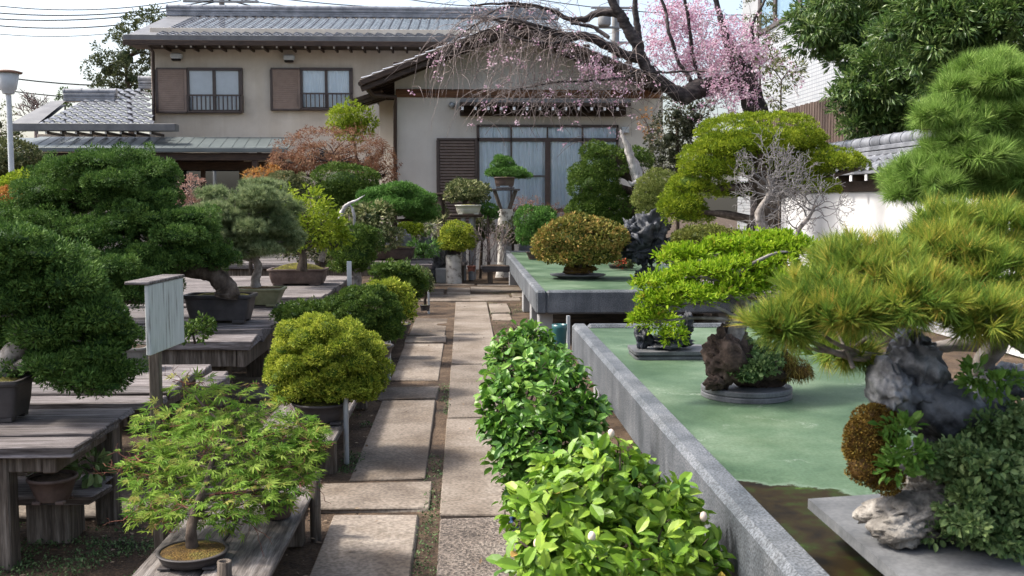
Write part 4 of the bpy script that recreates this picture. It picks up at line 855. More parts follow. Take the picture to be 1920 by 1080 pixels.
plant('clipped_shrub','very dark clipped dome bush in front of the red maple','clipped shrub',
 [(648,348,56,44),(630,365,44,34),(665,370,46,30),(646,385,48,26)],FL(20,L=4.4,wd=.4,puff=8,per=34,cov=1.8),L_DKG,on=None,base=(648,),Y=20,trunk=[(648,470,14),(648,390,10)],sub=4)
Yr=22.2
plant('weeping_maple','broad red brown weeping maple dome against the house wall','maple tree',
 [(625,282,92,36),(570,300,56,34,-.1),(690,300,50,36,.1),(540,318,36,26),(715,322,30,30),(625,300,80,26,-.4)],
 FL(Yr,kind='leaf',L=5,wd=.28,puff=13,per=36,cov=1.5,core=0,droop=.9,upb=.1,spread=1.2),L_RED,base=(640,),Y=Yr,trunk=[(628,480,16),(622,380,15),(640,320,13),(600,290,8)],bark=CHBARK,sub=16,limb_r=.05)
plant('leafy_shrub','tall light green leafy shrub above the red maple beside the wing eave','shrub',
 [(655,222,36,26),(640,232,26,22),(685,230,22,26),(665,250,28,20)],FL(23.6,kind='leaf',L=6,wd=.45,puff=9,per=18,cov=1.5,core=.3),L_YG,base=(670,),Y=23.5,trunk=[(668,420,6),(668,300,5),(660,240,4)],sub=12,limb_r=.02)
plant('leafy_shrub','dense mid green shrub filling the gap behind the grey green pine','shrub',[(470,420,60,40),(430,450,50,36),(520,450,56,34),(395,430,40,40)],FL(14.9,L=5,wd=.45,puff=9,per=24,cov=1.5,core=.55),L_DOME,base=(470,),Y=15.2,trunk=[(470,560,8),(470,440,6)])
plant('leafy_shrub','grey green loose shrub between the two moss pots and the columnar juniper','shrub',[(600,470,34,24),(640,480,30,24),(560,475,30,20)],FL(15.4,kind='leaf',L=6,wd=.5,puff=9,per=14,cov=1.3,core=.3),L_VAR,base=(600,),Y=15.5,trunk=[(600,560,6),(600,480,4)])
plant('pinkish_shrub','pinkish grey budding shrub under the veranda, between two green crowns','shrub',[(357,360,27,28),(352,390,26,24)],FL(17,kind='leaf',L=5,wd=.5,puff=8,per=14,cov=1.2,core=0),L_PINK,base=(357,),Y=17,trunk=[(357,480,5),(357,380,4)],sub=14,limb_r=.012,bark=TWIG)
plant('leafy_shrub','tan and green rounded shrub behind the yellow leafed tree','shrub',[(530,350,42,30),(505,365,34,26),(560,360,30,34)],FL(18,L=4.5,wd=.4,puff=8,per=24,cov=1.5,core=.5),L_OLD,base=(535,),Y=18,trunk=[(535,480,8),(535,370,6)])
plant('leafy_shrub','yellow green shrub at the far left edge below the lamp post','shrub',[(38,345,38,24),(60,362,34,22),(20,362,30,22)],FL(13.5,kind='leaf',L=6,wd=.5,puff=10,per=18,cov=1.5,core=.5),L_YG,base=(40,),Y=13.5,trunk=[(40,560,9),(40,370,7)])
plant('azalea_shrub','orange leafed shrub cut by the left edge of the photo','shrub',[(5,375,34,26),(20,395,28,22),(0,410,36,22)],FL(12,kind='leaf',L=7,wd=.5,puff=10,per=18,cov=1.4,core=.5),L_ORG,base=(5,),Y=12,trunk=[(5,560,9),(5,390,7)])
plant('leafy_shrub','small orange brown shrub peeping over the grey green pine','shrub',[(485,335,26,18),(505,330,22,16)],FL(20,kind='leaf',L=5,wd=.5,puff=8,per=12,cov=1.3,core=.4),L_ORG,base=(492,),Y=20,trunk=[(492,470,6),(492,340,4)])
# ---- low bushes along the path
def clump(name,label,lobes,Y,mat_,base,potw,poth,on=.25,L=6.5,puff=13,per=46,pad=(7,.5,.46,.72),**k):
    return plant(name,label,'clipped bush',lobes,FL(Y,L=L,wd=.42,puff=puff,per=per,cov=1.6,upb=.6,core=.66,**k),mat_,pad=pad,on=on,base=base,Y=Y,trunk=[(base[0],base[1]-poth,potw*.3),(base[0],base[1]-poth-30,potw*.22)],pot=('r',potw,poth,POTD,1,.8),group='clipped bushes on the low path bench')
clump('clipped_cypress','golden green cloud clipped cypress nearest the path, of many rounded tufts',
 [(612,684,108,95),(535,695,36,42,.05),(540,645,26,24,.1),(640,738,66,32,-.08),(570,742,56,30,-.05),(680,720,40,40,0)],6.4,L_GOLD,(602,790),105,38,L=5.5,puff=8.5,per=110,pad=(30,.25,.25,.62,.85))
clump('clipped_cypress','dark green rounded cypress bush directly behind the golden one',[(684,598,74,62),(720,622,36,40,-.05)],8.6,L_DKG,(695,672),90,26,L=4.8,puff=7,per=70,pad=(26,.25,.25,.64,.85))
clump('clipped_cypress','small yellow green cypress bush behind the dark rounded one',[(735,548,34,22),(715,545,28,18,-.1),(755,565,24,28),(762,590,16,28,-.1)],10.2,L_GOLD,(745,626),54,20,L=6,puff=10)
clump('clipped_cypress','dark green low bush at the far end of the path bench',[(735,512,40,22),(765,525,30,28),(775,550,24,36),(745,535,40,26)],11.9,L_DKG,(752,590),56,18,L=5.5,puff=9)
clump('clipped_cypress','dark low bush squeezed between the timber bench and the golden bush',[(570,590,42,24),(545,600,30,24),(605,585,30,20)],8.8,L_DKG,(572,660),60,22,on=.12,L=6.5,puff=11)
clump('clipped_cypress','little sparse olive bush beside the short grey pipe stake',[(795,520,12,18),(800,540,12,16)],12.3,L_VAR,(797,583),20,12,L=6,puff=7,per=20)
# ---- feathery maple in the front left
YMa=4.25
def maple_leaves():
    B=G(362,1052,.22); T=thing('maple_bonsai','feathery spring green maple with star shaped leaves on the low plank bench','bonsai tree',B)
    s=S(B[1]); pot_mesh('r',B,.27,.045,1,.85).build('pot',POTD,T); soil_mesh(B,.27,.045,1,'r').build('moss',MOSSB,T)
    lobes=lobes_world([(430,775,95,50,.25),(330,800,80,44,.2),(530,810,70,40,.25),(420,840,110,52,.0),(310,890,80,44,.0),(520,860,80,48,.1),(430,920,110,44,-.15),(300,950,62,34,-.1),(500,930,58,38,-.05),(260,870,36,40,.1),(580,830,34,30,.2),(370,730,60,22,.35),(360,955,70,30,-.2),(440,970,60,26,-.2),(560,890,50,30,.05)],YMa)
    m=MB(); P=np.array([[B[0],B[1],B[2]+.04],V(358,1000,B[1]),V(366,960,B[1]+.05),V(385,910,B[1]+.12),V(400,860,YMa),V(420,800,YMa+.1)]); r=np.array([.026,.021,.018,.013,.010,.006]); PP=catmull(np.hstack([P,r[:,None]]),6)
    tube(m,PP[:,:3],PP[:,3],10,1,bump=.06); limbs(m,PP[10:,:3],lobes,.006,10); m.build('trunk',BARK,T)
    m=MB()
    for c,rr,fl in lobes:
        n=int(9600*rr[0]*rr[2]); u=rdir(n)*(rng.random((n,1))**.45); p=c+u*rr*np.array([1.12,1.1,1.0]); p[:,2]=c[2]+np.round((p[:,2]-c[2])/.05)*.05+rng.normal(0,.007,n)
        a=unit(u*[1,1,.3]+rng.normal(0,.45,(n,3))*[1,1,.5]+[0,0,-.12]); leaves(m,p,a,np.array([0,-.25,1.])+rng.normal(0,.33,(n,3)),rng.uniform(.028,.056,n),'maple',1.0)
    m.build('foliage',L_MAP,T)
    m=MB()
    for c,rr,fl in lobes:
        for j in range(6):
            p=c+rdir(1)[0]*rr*.5; twigs(m,p,rdir(1)[0]*[1,1,.4],.09,.0022,2,3,.35,0,.0009,2,.6,.7)
    m.build('twigs',REDTWIG,T)
maple_leaves()
B=G(522,968,.22); T=thing('maple_bonsai','low spreading maple in a round brown pot on the low plank bench','bonsai tree',B); pot_mesh('r',B,.155,.085,1,.68,False).build('pot',POTB,T); soil_mesh(B,.155,.085,1,'r').build('moss',MOSS,T)
m=MB(); P=np.array([[B[0],B[1],B[2]+.07],V(520,915,B[1]),V(540,880,B[1])]); tube(m,P,[.009,.007,.004],8,5); lw=lobes_world([(560,850,50,28),(500,890,46,26),(580,810,36,20,.1)],B[1]); limbs(m,P,lw,.004,8); m.build('trunk',GREYBARK,T); m=MB()
for c,rr,fl in lw:
    n=110; u=rdir(n)*(rng.random((n,1))**.45); leaves(m,c+u*rr,unit(u*[1,1,.3]+rng.normal(0,.45,(n,3))*[1,1,.5]),np.array([0,-.25,1.])+rng.normal(0,.33,(n,3)),rng.uniform(.026,.05,n),'maple',1.0)
m.build('foliage',L_MAP,T)
# small pots on the left
plant('potted_seedling','leafy seedling in a round brown clay pot on the rotted shelf under the bench','potted plant',[(120,868,44,22),(175,880,26,20),(80,875,30,18)],FL(4.9,kind='oval',L=26,wd=.5,puff=26,per=7,cov=1.0,core=0),L_SMALL,on=.262,base=(100,940),Y=4.95,trunk=[(100,900,8),(104,880,6)],pot=('r',84,46,POTB,1,.66),soil=SOIL,lim=True)
B=G(258,694,.53); T=thing('planter','empty grey rectangular planter beside the leftmost juniper','planter',B); B2=B+[-.13,.02,.003]
pot_mesh('q',B2,.42,.15,.62,.86).build('pot',POTGREY,T); soil_mesh(B2,.42,.15,.62,'q').build('soil',SOIL,T)
plant('bowl_plant','tiny dark plant in a shallow black bowl half hidden by the sign','potted plant',[(355,625,36,16),(380,612,22,14)],FL(7.4,kind='leaf',L=8,wd=.6,puff=10,per=14,cov=1.2,core=.3),L_DKG,on=.342,base=(368,662),Y=7.4,trunk=[(366,645,5),(362,628,4)],pot=('r',52,17,POTD,1,.8),soil=SOIL)
# ---- far end of the path
B=G(851,532,0); T=thing('tree_stump','pale log standing on end with a round bush on it','log',B); m=MB(); zt=V(851,478,B[1])[2]; loft(m,B,[(.16,.16,-.01),(.15,.15,.08),(.145,.145,zt*.5),(.15,.15,zt-.02),(.14,.14,zt)],28,bump=.004); m.build('stump',M('lichen_log_bark',[(.14,.12,.105),(.45,.43,.39),(.62,.60,.57)],scale=9,rough=.95,bump=.6,pos=[.36,.46,.7]),T)
plant('clipped_bush','bright golden round cushion bush in a dark pot on the pale log','clipped bush',[(855,436,32,22),(840,455,22,20),(873,452,20,22),(856,460,32,16,-.1)],FL(B[1],L=4,wd=.5,puff=6.5,per=34,cov=1.7,core=.66),L_GOLD,on=zt+.004,base=(852,477),Y=B[1],trunk=[(852,472,10),(853,455,8)],pot=('r',32,11,POTD,1,.8))
Y=20.9; B=V(874,375,Y); B[2]=0; zt=Z(401,Y); T=thing('plant_stand','dark table on three posts under the pale bowl','stand',B,'pedestals at the end of the path'); m=MB(); box(m,(B[0]-.33,Y-.2,zt-.06),(B[0]+.33,Y+.2,zt-.003),.015); m.build('stand_top',DARKWOOD,T)
for dx,dy in ((-.06,-.1),(.1,-.1),(.14,.12)): m=MB(); tube(m,[(B[0]+dx,Y+dy,0),(B[0]+dx,Y+dy,zt-.06)],[.06,.05],10,1); m.build('leg',POLEM,T)
plant('variegated_bonsai','speckled pale green dome of leaves in a wide celadon bowl on the dark table','bonsai tree',[(874,360,38,24),(852,370,22,16),(897,372,22,14)],FL(Y,kind='leaf',L=6,wd=.5,puff=8,per=18,cov=1.6,core=.5),L_VAR,on=zt,base=(878,402),Y=Y,trunk=[(872,386,10),(870,376,7)],pot=('r',48,17,POTW,.75,.82))
Y=21.6; B=V(947,375,Y); B[2]=0; z1=Z(392,Y); z2=Z(351,Y)
T=thing('tree_stump','tall lichen white stump carrying the flared stand','log',B); m=MB(); loft(m,B,[(.2,.2,-.01),(.17,.17,.3),(.16,.15,z1-.2),(.15,.15,z1)],24,bump=.012); m.build('stump',bpy.data.materials['lichen_log_bark'],T)
T=thing('plant_stand','flared dark wooden stand with four splayed legs before the curtains','stand',[B[0],Y,z1],'pedestals at the end of the path'); m=MB(); box(m,(B[0]-.3,Y-.2,z2-.07),(B[0]+.3,Y+.2,z2-.035),.01); box(m,(B[0]-.19,Y-.14,z2-.03),(B[0]+.19,Y+.14,z2-.003),.01); m.build('stand_top',WOODX,T)
for sx in (-1,1):
    for sy in (-1,1): m=MB(); beam(m,(B[0]+sx*.09,Y+sy*.07,z1+.003),(B[0]+sx*.22,Y+sy*.13,z2-.07),.05,.06); m.build('leg',WOODZ,T)
plant('pine_bonsai','small deep green pine with one long drooping arm on the flared stand','bonsai tree',[(942,310,24,18),(950,325,36,14),(928,325,20,10),(980,330,20,8),(940,300,14,10)],FL(Y,L=4,wd=.32,puff=5.5,per=30,cov=1.9),L_DOME,on=z2,base=(946,350),Y=Y,trunk=[(944,334,9),(946,325,7)],pot=('r',38,17,POTB,.8,.85))
Y=21.2; B=V(826,375,Y); B[2]=0; T=thing('plant_stand','dark rough post with a small flat cap, nothing standing on it','stand',B,'pedestals at the end of the path'); zt=Z(362,Y); m=MB(); tube(m,[(B[0],Y,-.02),(B[0]+.01,Y,zt-.05)],[.085,.08],12,3,bump=.05); m.build('post',BARK,T); m=MB(); box(m,(B[0]-.2,Y-.1,zt-.05),(B[0]+.13,Y+.1,zt),.01); m.build('cap',DARKWOOD,T)
# benches, stones and pots in front of the wing
bench('dark low plank bench at the end of the path with trough and small pots',.35,2.0,19.6,20.05,.34,1,.05,[(.5,19.8),(1.2,19.8),(1.9,19.8)],apron=0)
bench('pale stepped stone bench left of the log',-1.1,.05,20.3,20.8,.38,2,.06,[(-.9,20.5),(-.1,20.5)],legw=.2,apron=0,name='stone_bench')
Yq=19.8
plant('twiggy_shrub','leafless pale twig thicket in a long trough on the dark low bench','potted shrub',[(930,450,26,8)],FL(Yq,L=3,wd=.4,puff=6,per=3,cov=.5,core=0),L_PINK,on=.342,base=(930,510),Y=Yq,trunk=None,pot=('q',52,11,POTD,.5,.9),soil=SOIL,
 flow=lambda T,lw,Y:(lambda m:[twigs(m,G(906+rng.uniform(0,46),500,.42)*[1,0,1]+[0,Yq+rng.uniform(-.1,.1),0],np.array([rng.normal(0,.1),rng.normal(0,.1),1.]),.32,.008,3,3,.15,.05,.004,2,.4,.7) for _ in range(14)] and m.build('stems',TWIG,T))(MB()))
plant('twiggy_shrub','pinkish bare twigs in a small terracotta pot beside the log','potted shrub',[(882,470,9,6)],FL(Yq,L=3,wd=.4,puff=6,per=3,cov=.6,core=0),L_PINK,on=.342,base=(884,509),Y=Yq,trunk=None,pot=('r',16,10,POTT,1,.75),soil=SOIL,
 flow=lambda T,lw,Y:(lambda m:[twigs(m,V(884,500,Yq),np.array([rng.normal(0,.2),rng.normal(0,.2),1.]),.25,.008,3,3,.2,.05,.004,2,.4,.7) for _ in range(5)] and m.build('stems',TWIG,T))(MB()))
def grasses(label,px,py,w,h,Y,mat_,n=160,name='grass_clump',z0=0):
    p=V(px,py+h,Y); m=MB(); s=S(Y); P=p+rng.normal(0,.3,(n,3))*[w*s*.8,w*s*.5,0]; a=unit(rng.normal(0,.5,(n,3))+[0,0,1.2]); a[:,0]*=w/h*.8
    leaves(m,P,a,rng.normal(size=(n,3)),rng.uniform(.5,1.1,n)*h*s*1.5,'blade',.12); tag(m.build(name,mat_),label,'plant')
def bush(label,lobes,Y,mat_,base,kind='leaf',L=6,puff=9,per=16,name='leafy_shrub',cat='shrub',wd=.5,core=.5,cov=1.4,bark=BARK,sub=6,pot=None,on=None,**k):
    cx,cy=lobes[0][:2]; return plant(name,label,cat,lobes,FL(Y,kind=kind,L=L,wd=wd,puff=puff,per=per,cov=cov,core=core,**k),mat_,base=(base,600) if on is None else base,Y=Y,on=on,trunk=[(base if on is None else base[0],V_y0(Y) if pot is None else base[1]-pot[2],7),(cx,cy,5)],sub=sub,bark=bark,pot=pot,soil=SOIL if pot else None)
def V_y0(Y,z=0):          # photo row of the ground at depth Y
    return 375+FPX*(CAM[2]-z)/Y
bush('bright green strappy plant at the foot of the maroon pot',[(795,462,24,18),(785,475,22,14)],18.8,L_DOME,795,kind='blade',L=12,wd=.16,puff=10,per=16,core=.4)
bush('tall yellow green grassy plant behind the golden cushion bush',[(805,425,28,18),(780,435,24,18)],20.3,L_VAR,805,kind='blade',L=14,wd=.14,puff=11,per=16,core=.3)
bush('green and cream mixed shrub behind the maroon pot',[(770,430,24,18),(745,440,22,18)],20,L_YG,765)
bush('dark leafy sprig between the bowl and the flared stand',[(915,393,18,14),(922,405,14,12)],20.8,L_DOME,917,L=5)
bush('low brown green shrub under the pale bowl',[(905,430,20,22),(890,440,22,20)],21.2,L_OLD,900)
bush('low dark shrub behind the trough of twigs',[(960,440,26,26),(985,450,22,22)],21.5,L_OLD,965)
bush('reddish brown dry shrub below the curtained window',[(1010,395,30,16),(1040,398,30,14)],22.3,L_RED,1020,L=4,wd=.3,core=.2,bark=TWIG,sub=12)
bush('brown heathery shrub left of the flared stand stump',[(985,385,24,14)],22.4,L_PINK,985,L=4,wd=.3,core=.2,bark=TWIG,sub=12)
bush('dull green hedge plant at the foot of the wing wall',[(790,395,30,22),(815,400,24,24)],22.8,L_OLD,795)
for (px,w,mt,lab,Yx) in ((756,16,POTT,'small terracotta pot on the ground behind the stone bench',20.9),(990,26,POTT,'wide terracotta pot right of the white stump',21.1),(836,18,POTD,'small black pot beside the dark rough post',20.6)):
    z=.38 if px<800 else 0; B=V(px,375,Yx); B[2]=Z(437,Yx)-.2 if px>900 else Z(425,Yx)-.16; 
    Tt=thing('flower_pot',lab,'pot',B); pot_mesh('r',B,w*S(Yx),.2,1,.75,False).build('pot',mt,Tt); soil_mesh(B,w*S(Yx),.2,1,'r').build('soil',SOIL,Tt)
    m=MB(); box(m,(B[0]-.2,Yx-.18,0),(B[0]+.2,Yx+.18,B[2]-.003),.02,jit=.01); tag(m.build('stone_block',STONE),'rough stone block under the '+lab.split(' on ')[0].split(' right')[0].split(' beside')[0],'stone')
m=MB(); box(m,(-.55,20.0,0),(-.15,20.3,.28),.02,jit=.012); tag(m.build('stone_block',POLEM),'pale squared stone seat left of the log','stone')
m=MB(); rock(m,V(748,455,19.6)*[1,1,0]+[0,0,.45],(.28,.2,.5),5,.2); tag(m.build('boulder',STONE),'pale grey boulder behind the strappy green plant','stone')
m=MB(); rock(m,V(800,440,20.2)*[1,1,0]+[0,0,.4],(.36,.2,.45),8,.2); tag(m.build('boulder',ROCKG),'dark grey boulder behind the strappy green plant','stone')
# ------------------------------------------------------------------ far right table
Y=G(1085,530,ZG)[1]
B=G(1083,522,ZG); T=thing('stone_tray','flat irregular stone tray under the bronze azalea dome','tray',[B[0],B[1],ZG]); m=MB(); loft(m,[B[0],B[1],ZG],[(.24,.18,.003),(.27,.2,.02),(.33,.25,.035),(.37,.28,.05),(.36,.27,.058),(.1,.1,.056)],40,2.4,bump=.006); m.build('tray',STONE,T)
plant('azalea_bonsai','bronze and green clipped azalea dome on a flat stone tray','bonsai tree',[(1085,452,82,44),(1050,470,50,34,-.05),(1125,468,42,34,.05),(1085,480,76,26,-.1),(1085,425,52,26,.05)],
 FL(B[1],kind='leaf',L=6.2,wd=.55,puff=9,per=24,cov=1.8,core=.7,upb=.3),L_AZA,on=ZG+.058,base=(1085,520),Y=B[1],trunk=[(1085,512,46),(1085,490,30)],lim=False,bark=ROCKBR,flow=lambda T,lw,Y:(lambda m:(rock(m,V(1085,507,Y),(.27,.2,.06),3,.2),m.build('moss_mound',MOSSB,T)))(MB()))
plant('holly_bonsai','fresh green rounded shrub in a brown pot behind the bronze dome','bonsai tree',[(1005,420,38,34),(1000,445,36,26,-.1),(1020,405,24,20,.1)],FL(17.8,kind='leaf',L=5,wd=.5,puff=8,per=20,cov=1.7,core=.6),L_DOME,on=ZG,base=(1006,486),Y=18.0,trunk=[(1006,470,10),(1005,440,7)],pot=('r',40,14,POTB,.8,.75))
B=G(1215,508,ZG); B=V(1215,505,13.6); T=thing('viewing_stone','jagged black blue rock with hollows standing behind the bright maple','rock',[B[0],13.6,ZG])
m=MB()
for cx,cy,rx,ry,sd,ro in ((1190,435,20,26,1,.5),(1222,440,34,30,2,-.4),(1215,478,22,34,3,.1),(1240,470,26,22,4,.6),(1196,468,26,20,5,0)): rock(m,V(cx,cy,13.6),(rx*S(13.6),.15,ry*S(13.6)),sd,.55,2.3,44,30,ro)
rock(m,[B[0],13.6,ZG+.05],(.17,.14,.1),7,.3); m.build('rock',ROCKB,T)
plant('flower_tray','small red flowering plant in a shallow dark tray beside the black rock','potted plant',[(1165,490,24,9),(1185,484,14,9)],FL(15,kind='leaf',L=6,wd=.6,puff=6,per=12,cov=1.2,core=.4),L_OLD,on=ZG,base=(1165,503),Y=15.2,trunk=None,pot=('r',52,7,POTD,.7,.85),soil=SOIL,
 flow=lambda T,lw,Y:(lambda m:(leaves(m,V(1163,488,Y-.1)+rng.normal(0,.05,(60,3)),rdir(60),rdir(60),.03,'oval',.8),m.build('flowers',leafmat('red_flower',[(.45,.04,.02),(.6,.1,.05)]),T)))(MB()))
Yc=17.5
plant('juniper_bonsai','tall dark juniper with silver twisted driftwood trunk rising out of its crown','bonsai tree',[(1135,310,50,40),(1120,285,30,20,.1),(1115,350,48,42,-.1),(1140,385,58,40),(1190,300,36,26,.3),(1100,395,36,28),(1150,420,60,22),(1090,330,24,26,.1),(1190,420,34,24,.1)],FL(Yc,L=5,wd=.36,puff=10,per=36,cov=1.7,core=.55),L_DKG,base=(1180,),Y=Yc,trunk=[(1180,540,24),(1185,430,22),(1195,350,20)],
 flow=deadwood([[(1205,365,30,-.3),(1198,335,26,-.3),(1186,305,20,-.3),(1176,275,13,-.3),(1166,250,6,-.3),(1163,242,2,-.3)],[(1176,280,5,-.3),(1166,268,3,-.3),(1163,262,1,-.3)],[(1200,335,9,-.35),(1186,345,8,-.4),(1178,340,4,-.4)]]))
plant('yellow_shrub','pale yellow green rounded shrub between the driftwood juniper and the layered pine','shrub',[(1235,350,40,36),(1215,375,30,28,-.1),(1250,375,36,34),(1225,398,30,18,-.1)],FL(16.2,kind='leaf',L=5,wd=.5,puff=8,per=20,cov=1.6,core=.6),leafmat('pale_yellow_green_leaf',[(.12,.16,.03),(.26,.30,.08),(.38,.40,.14)]),base=(1235,),Y=16.2,trunk=[(1235,550,9),(1235,380,7)])
YU=13.0
bench('rough plank table carrying the layered yellow pine, hidden behind the bright maple',2.95,4.7,11.2,13.9,.6,6,.06,[(3.1,11.4),(4.5,11.4),(3.1,13.6),(4.5,13.6)],legw=.12)
plant('pine_bonsai','large yellow green pine with flat layered cushions and thick dark trunk','bonsai tree',
 [(1425,262,114,48,.1),(1365,280,70,34,-.1),(1490,272,62,32,.1),(1335,312,66,40,-.1),(1300,350,54,40,-.05),(1280,385,48,38,-.1),(1292,405,46,32),(1555,306,72,30,0),(1500,325,60,30,.1),(1530,350,52,28,0),(1400,318,70,34,.25),(1450,305,70,32,.25),(1600,310,28,16),(1470,350,60,26,.3),(1380,360,50,24,.3)],
 FL(YU,kind='blade',L=6.2,wd=.28,puff=13,per=34,cov=1.9,upb=.9,core=.6,squash=.6),L_UMB,on=.6,base=(1430,490),Y=YU,trunk=[(1430,470,66),(1425,430,52),(1440,390,40),(1425,340,32),(1420,290,20)],pot=('r',110,24,POTB,.8,.85),sub=8,bump=.1)
Yg=11.6
def bare(label,stems,Y,base,on,pot,seedn,mt=GTWIG,L=.16,depth=5):
    B=G(base[0],base[1],on); B[1]=Y; B=V(base[0],375,Y); B[2]=on; T=thing('bare_bonsai',label,'bonsai tree',B); pot_mesh('r',B,pot[0],pot[1],.8,.8).build('pot',POTB,T); soil_mesh(B,pot[0],pot[1],.8,'r').build('moss',MOSS,T)
    m=MB(); P=[B+[0,0,pot[1]*.9]]+[V(a,b,Y) for a,b,w in stems]; r=[stems[0][2]*1.2*S(Y)/2]+[w*S(Y)/2 for a,b,w in stems]; tube(m,P,r,9,6,bump=.12); m.build('trunk',GREYBARK,T); m=MB()
    PP=catmull(P,5)
    for i in range(seedn):
        k=rng.integers(len(PP)//3,len(PP)); dv=np.array([rng.normal(0,1),rng.normal(0,.5),rng.uniform(-.1,.9)]); twigs(m,PP[k],dv*[1.3,.7,1],L,.009,depth-1,4,.26,.05,.0024,2,.5,.8)
    m.build('twigs',mt,T)
bare('leafless grey bonsai with a dense fan of twigs before the layered pine',[(1432,440,24),(1424,400,17),(1445,360,11),(1440,330,6)],Yg,(1432,470),.66,(.45,.12),24,L=.19,depth=6)
bare('smaller leafless grey bonsai spreading over the white wall',[(1495,440,10),(1515,410,7),(1530,385,4)],Yg-.3,(1490,470),.62,(.3,.1),13,L=.17,depth=6)
bush('olive green low mound between the black rock and the bright maple',[(1325,445,58,24),(1300,460,44,24),(1355,458,40,22)],10.8,leafmat('olive_mound_leaf',[(.06,.08,.015),(.13,.15,.03),(.2,.21,.05)]),(1325,520),kind='blade',L=6,puff=11,per=30,cov=1.6,core=.65,name='juniper_bonsai',cat='bonsai tree',pot=('r',80,18,POTB,.8,.8),on=.6)
# ------------------------------------------------------------------ near right table
YD=G(1400,745,ZG)[1]; Bd=G(1399,742,ZG)
T=thing('turntable','round grey double disc stand under the moss rock','stand',[Bd[0],Bd[1],ZG]); m=MB(); rr=86*S(Bd[1]); loft(m,[Bd[0],Bd[1],ZG],[(rr,rr,.003),(rr*1.0,rr,.022),(rr*.985,rr*.985,.027)],64,smooth=False); loft(m,[Bd[0],Bd[1],ZG],[(rr*.96,rr*.96,.027),(rr*.96,rr*.96,.032),(rr,rr,.034),(rr,rr,.052),(rr*.98,rr*.98,.057)],64,smooth=False); m.build('disc',STONE,T); ztd=ZG+.057
def spring(T,lw,Y):
    m=MB(); rock(m,V(1362,668,Y),(44*S(Y),.12,56*S(Y)),11,.3,2.5,40,28); rock(m,V(1345,718,Y-.05),(20*S(Y),.05,14*S(Y)),12,.3); rock(m,V(1420,690,Y+.05),(60*S(Y),.12,44*S(Y)),13,.2); m.build('rock',ROCKBR,T)
    m=MB(); lb=lobes_world([(1425,680,50,46,-.05),(1400,700,30,30,-.1)],Y); foliage(m,lb,'oval',9*S(Y),.75,14*S(Y),22,cov=1.6,core=.75); m.build('creeping_fern',L_SMALL,T)
    m=MB(); lb=lobes_world([(1470,680,28,40,-.02),(1490,700,34,24)],Y); foliage(m,lb,'needle',14*S(Y),.1,10*S(Y),40,cov=1.6,droop=1.3,core=.8); m.build('moss',leafmat('hanging_moss',[(.06,.035,.01),(.16,.10,.02),(.17,.15,.03)],trans=0),T)
YS=G(1400,750,ZG)[1]+.02
plant('maple_bonsai','vivid spring green maple in flat layers over a mossy rock on the round disc','bonsai tree',
 [(1330,515,80,26,.1),(1250,535,56,24,.05),(1420,505,76,28,.2),(1290,485,52,20,.25),(1380,470,60,20,.3),(1460,480,56,24,.3),(1440,455,60,16,.4),(1235,570,44,22,.0),(1310,560,66,24,-.05),(1390,545,62,24,.05),(1470,530,50,24,.1),(1225,600,36,18,-.02),(1500,470,40,20,.3)],
 FL(YS,kind='leaf',L=11,wd=.42,puff=9,per=10,cov=1.0,upb=1.2,core=0,spread=.8,shell=(.2,1.2),jit=.45),L_BRT,pad=(6,.5,.42,.6),on=ztd,base=(1375,742),Y=YS,trunk=[(1375,640,40),(1382,610,34),(1400,580,24),(1385,550,16),(1380,510,10)],bark=GREYBARK,sub=9,flow=spring,limb_r=.011)
m=MB()
YR=G(1250,668,ZG)[1]; Bs=G(1255,668,ZG); T=thing('stone_slab','square grey two layered slab tray under the little planted rock','tray',[Bs[0],YR,ZG]); hx=72*S(YR); loft(m,[Bs[0],YR,ZG],[(hx*1.0,.17,.003),(hx,.17,.02)],40,14,smooth=False); loft(m,[Bs[0],YR,ZG],[(hx*.9,.155,.02),(hx*.9,.155,.032),(hx*1.03,.175,.034),(hx*1.03,.175,.054)],40,14,smooth=False); m.build('slab',STONE,T)
plant('rock_planting','little bright green seedling planted on a black rock on the slab tray','bonsai tree',[(1240,610,34,16,-.05),(1255,630,30,10,-.1),(1225,590,26,14)],FL(YR,kind='leaf',L=10,wd=.42,puff=12,per=20,cov=1.3,core=0,upb=.9),L_BRT,on=ZG+.055,base=(1250,656),Y=YR,trunk=[(1250,640,9),(1244,615,6)],bark=GREYBARK,
 flow=lambda T,lw,Y:(lambda m:(rock(m,V(1252,640,Y-.02),(48*S(Y),.09,13*S(Y)),21,.35),rock(m,V(1205,632,Y),(14*S(Y),.05,22*S(Y)),22,.4),rock(m,V(1285,618,Y+.05),(18*S(Y),.06,30*S(Y)),23,.35),m.build('rock',ROCKB,T)))(MB()))
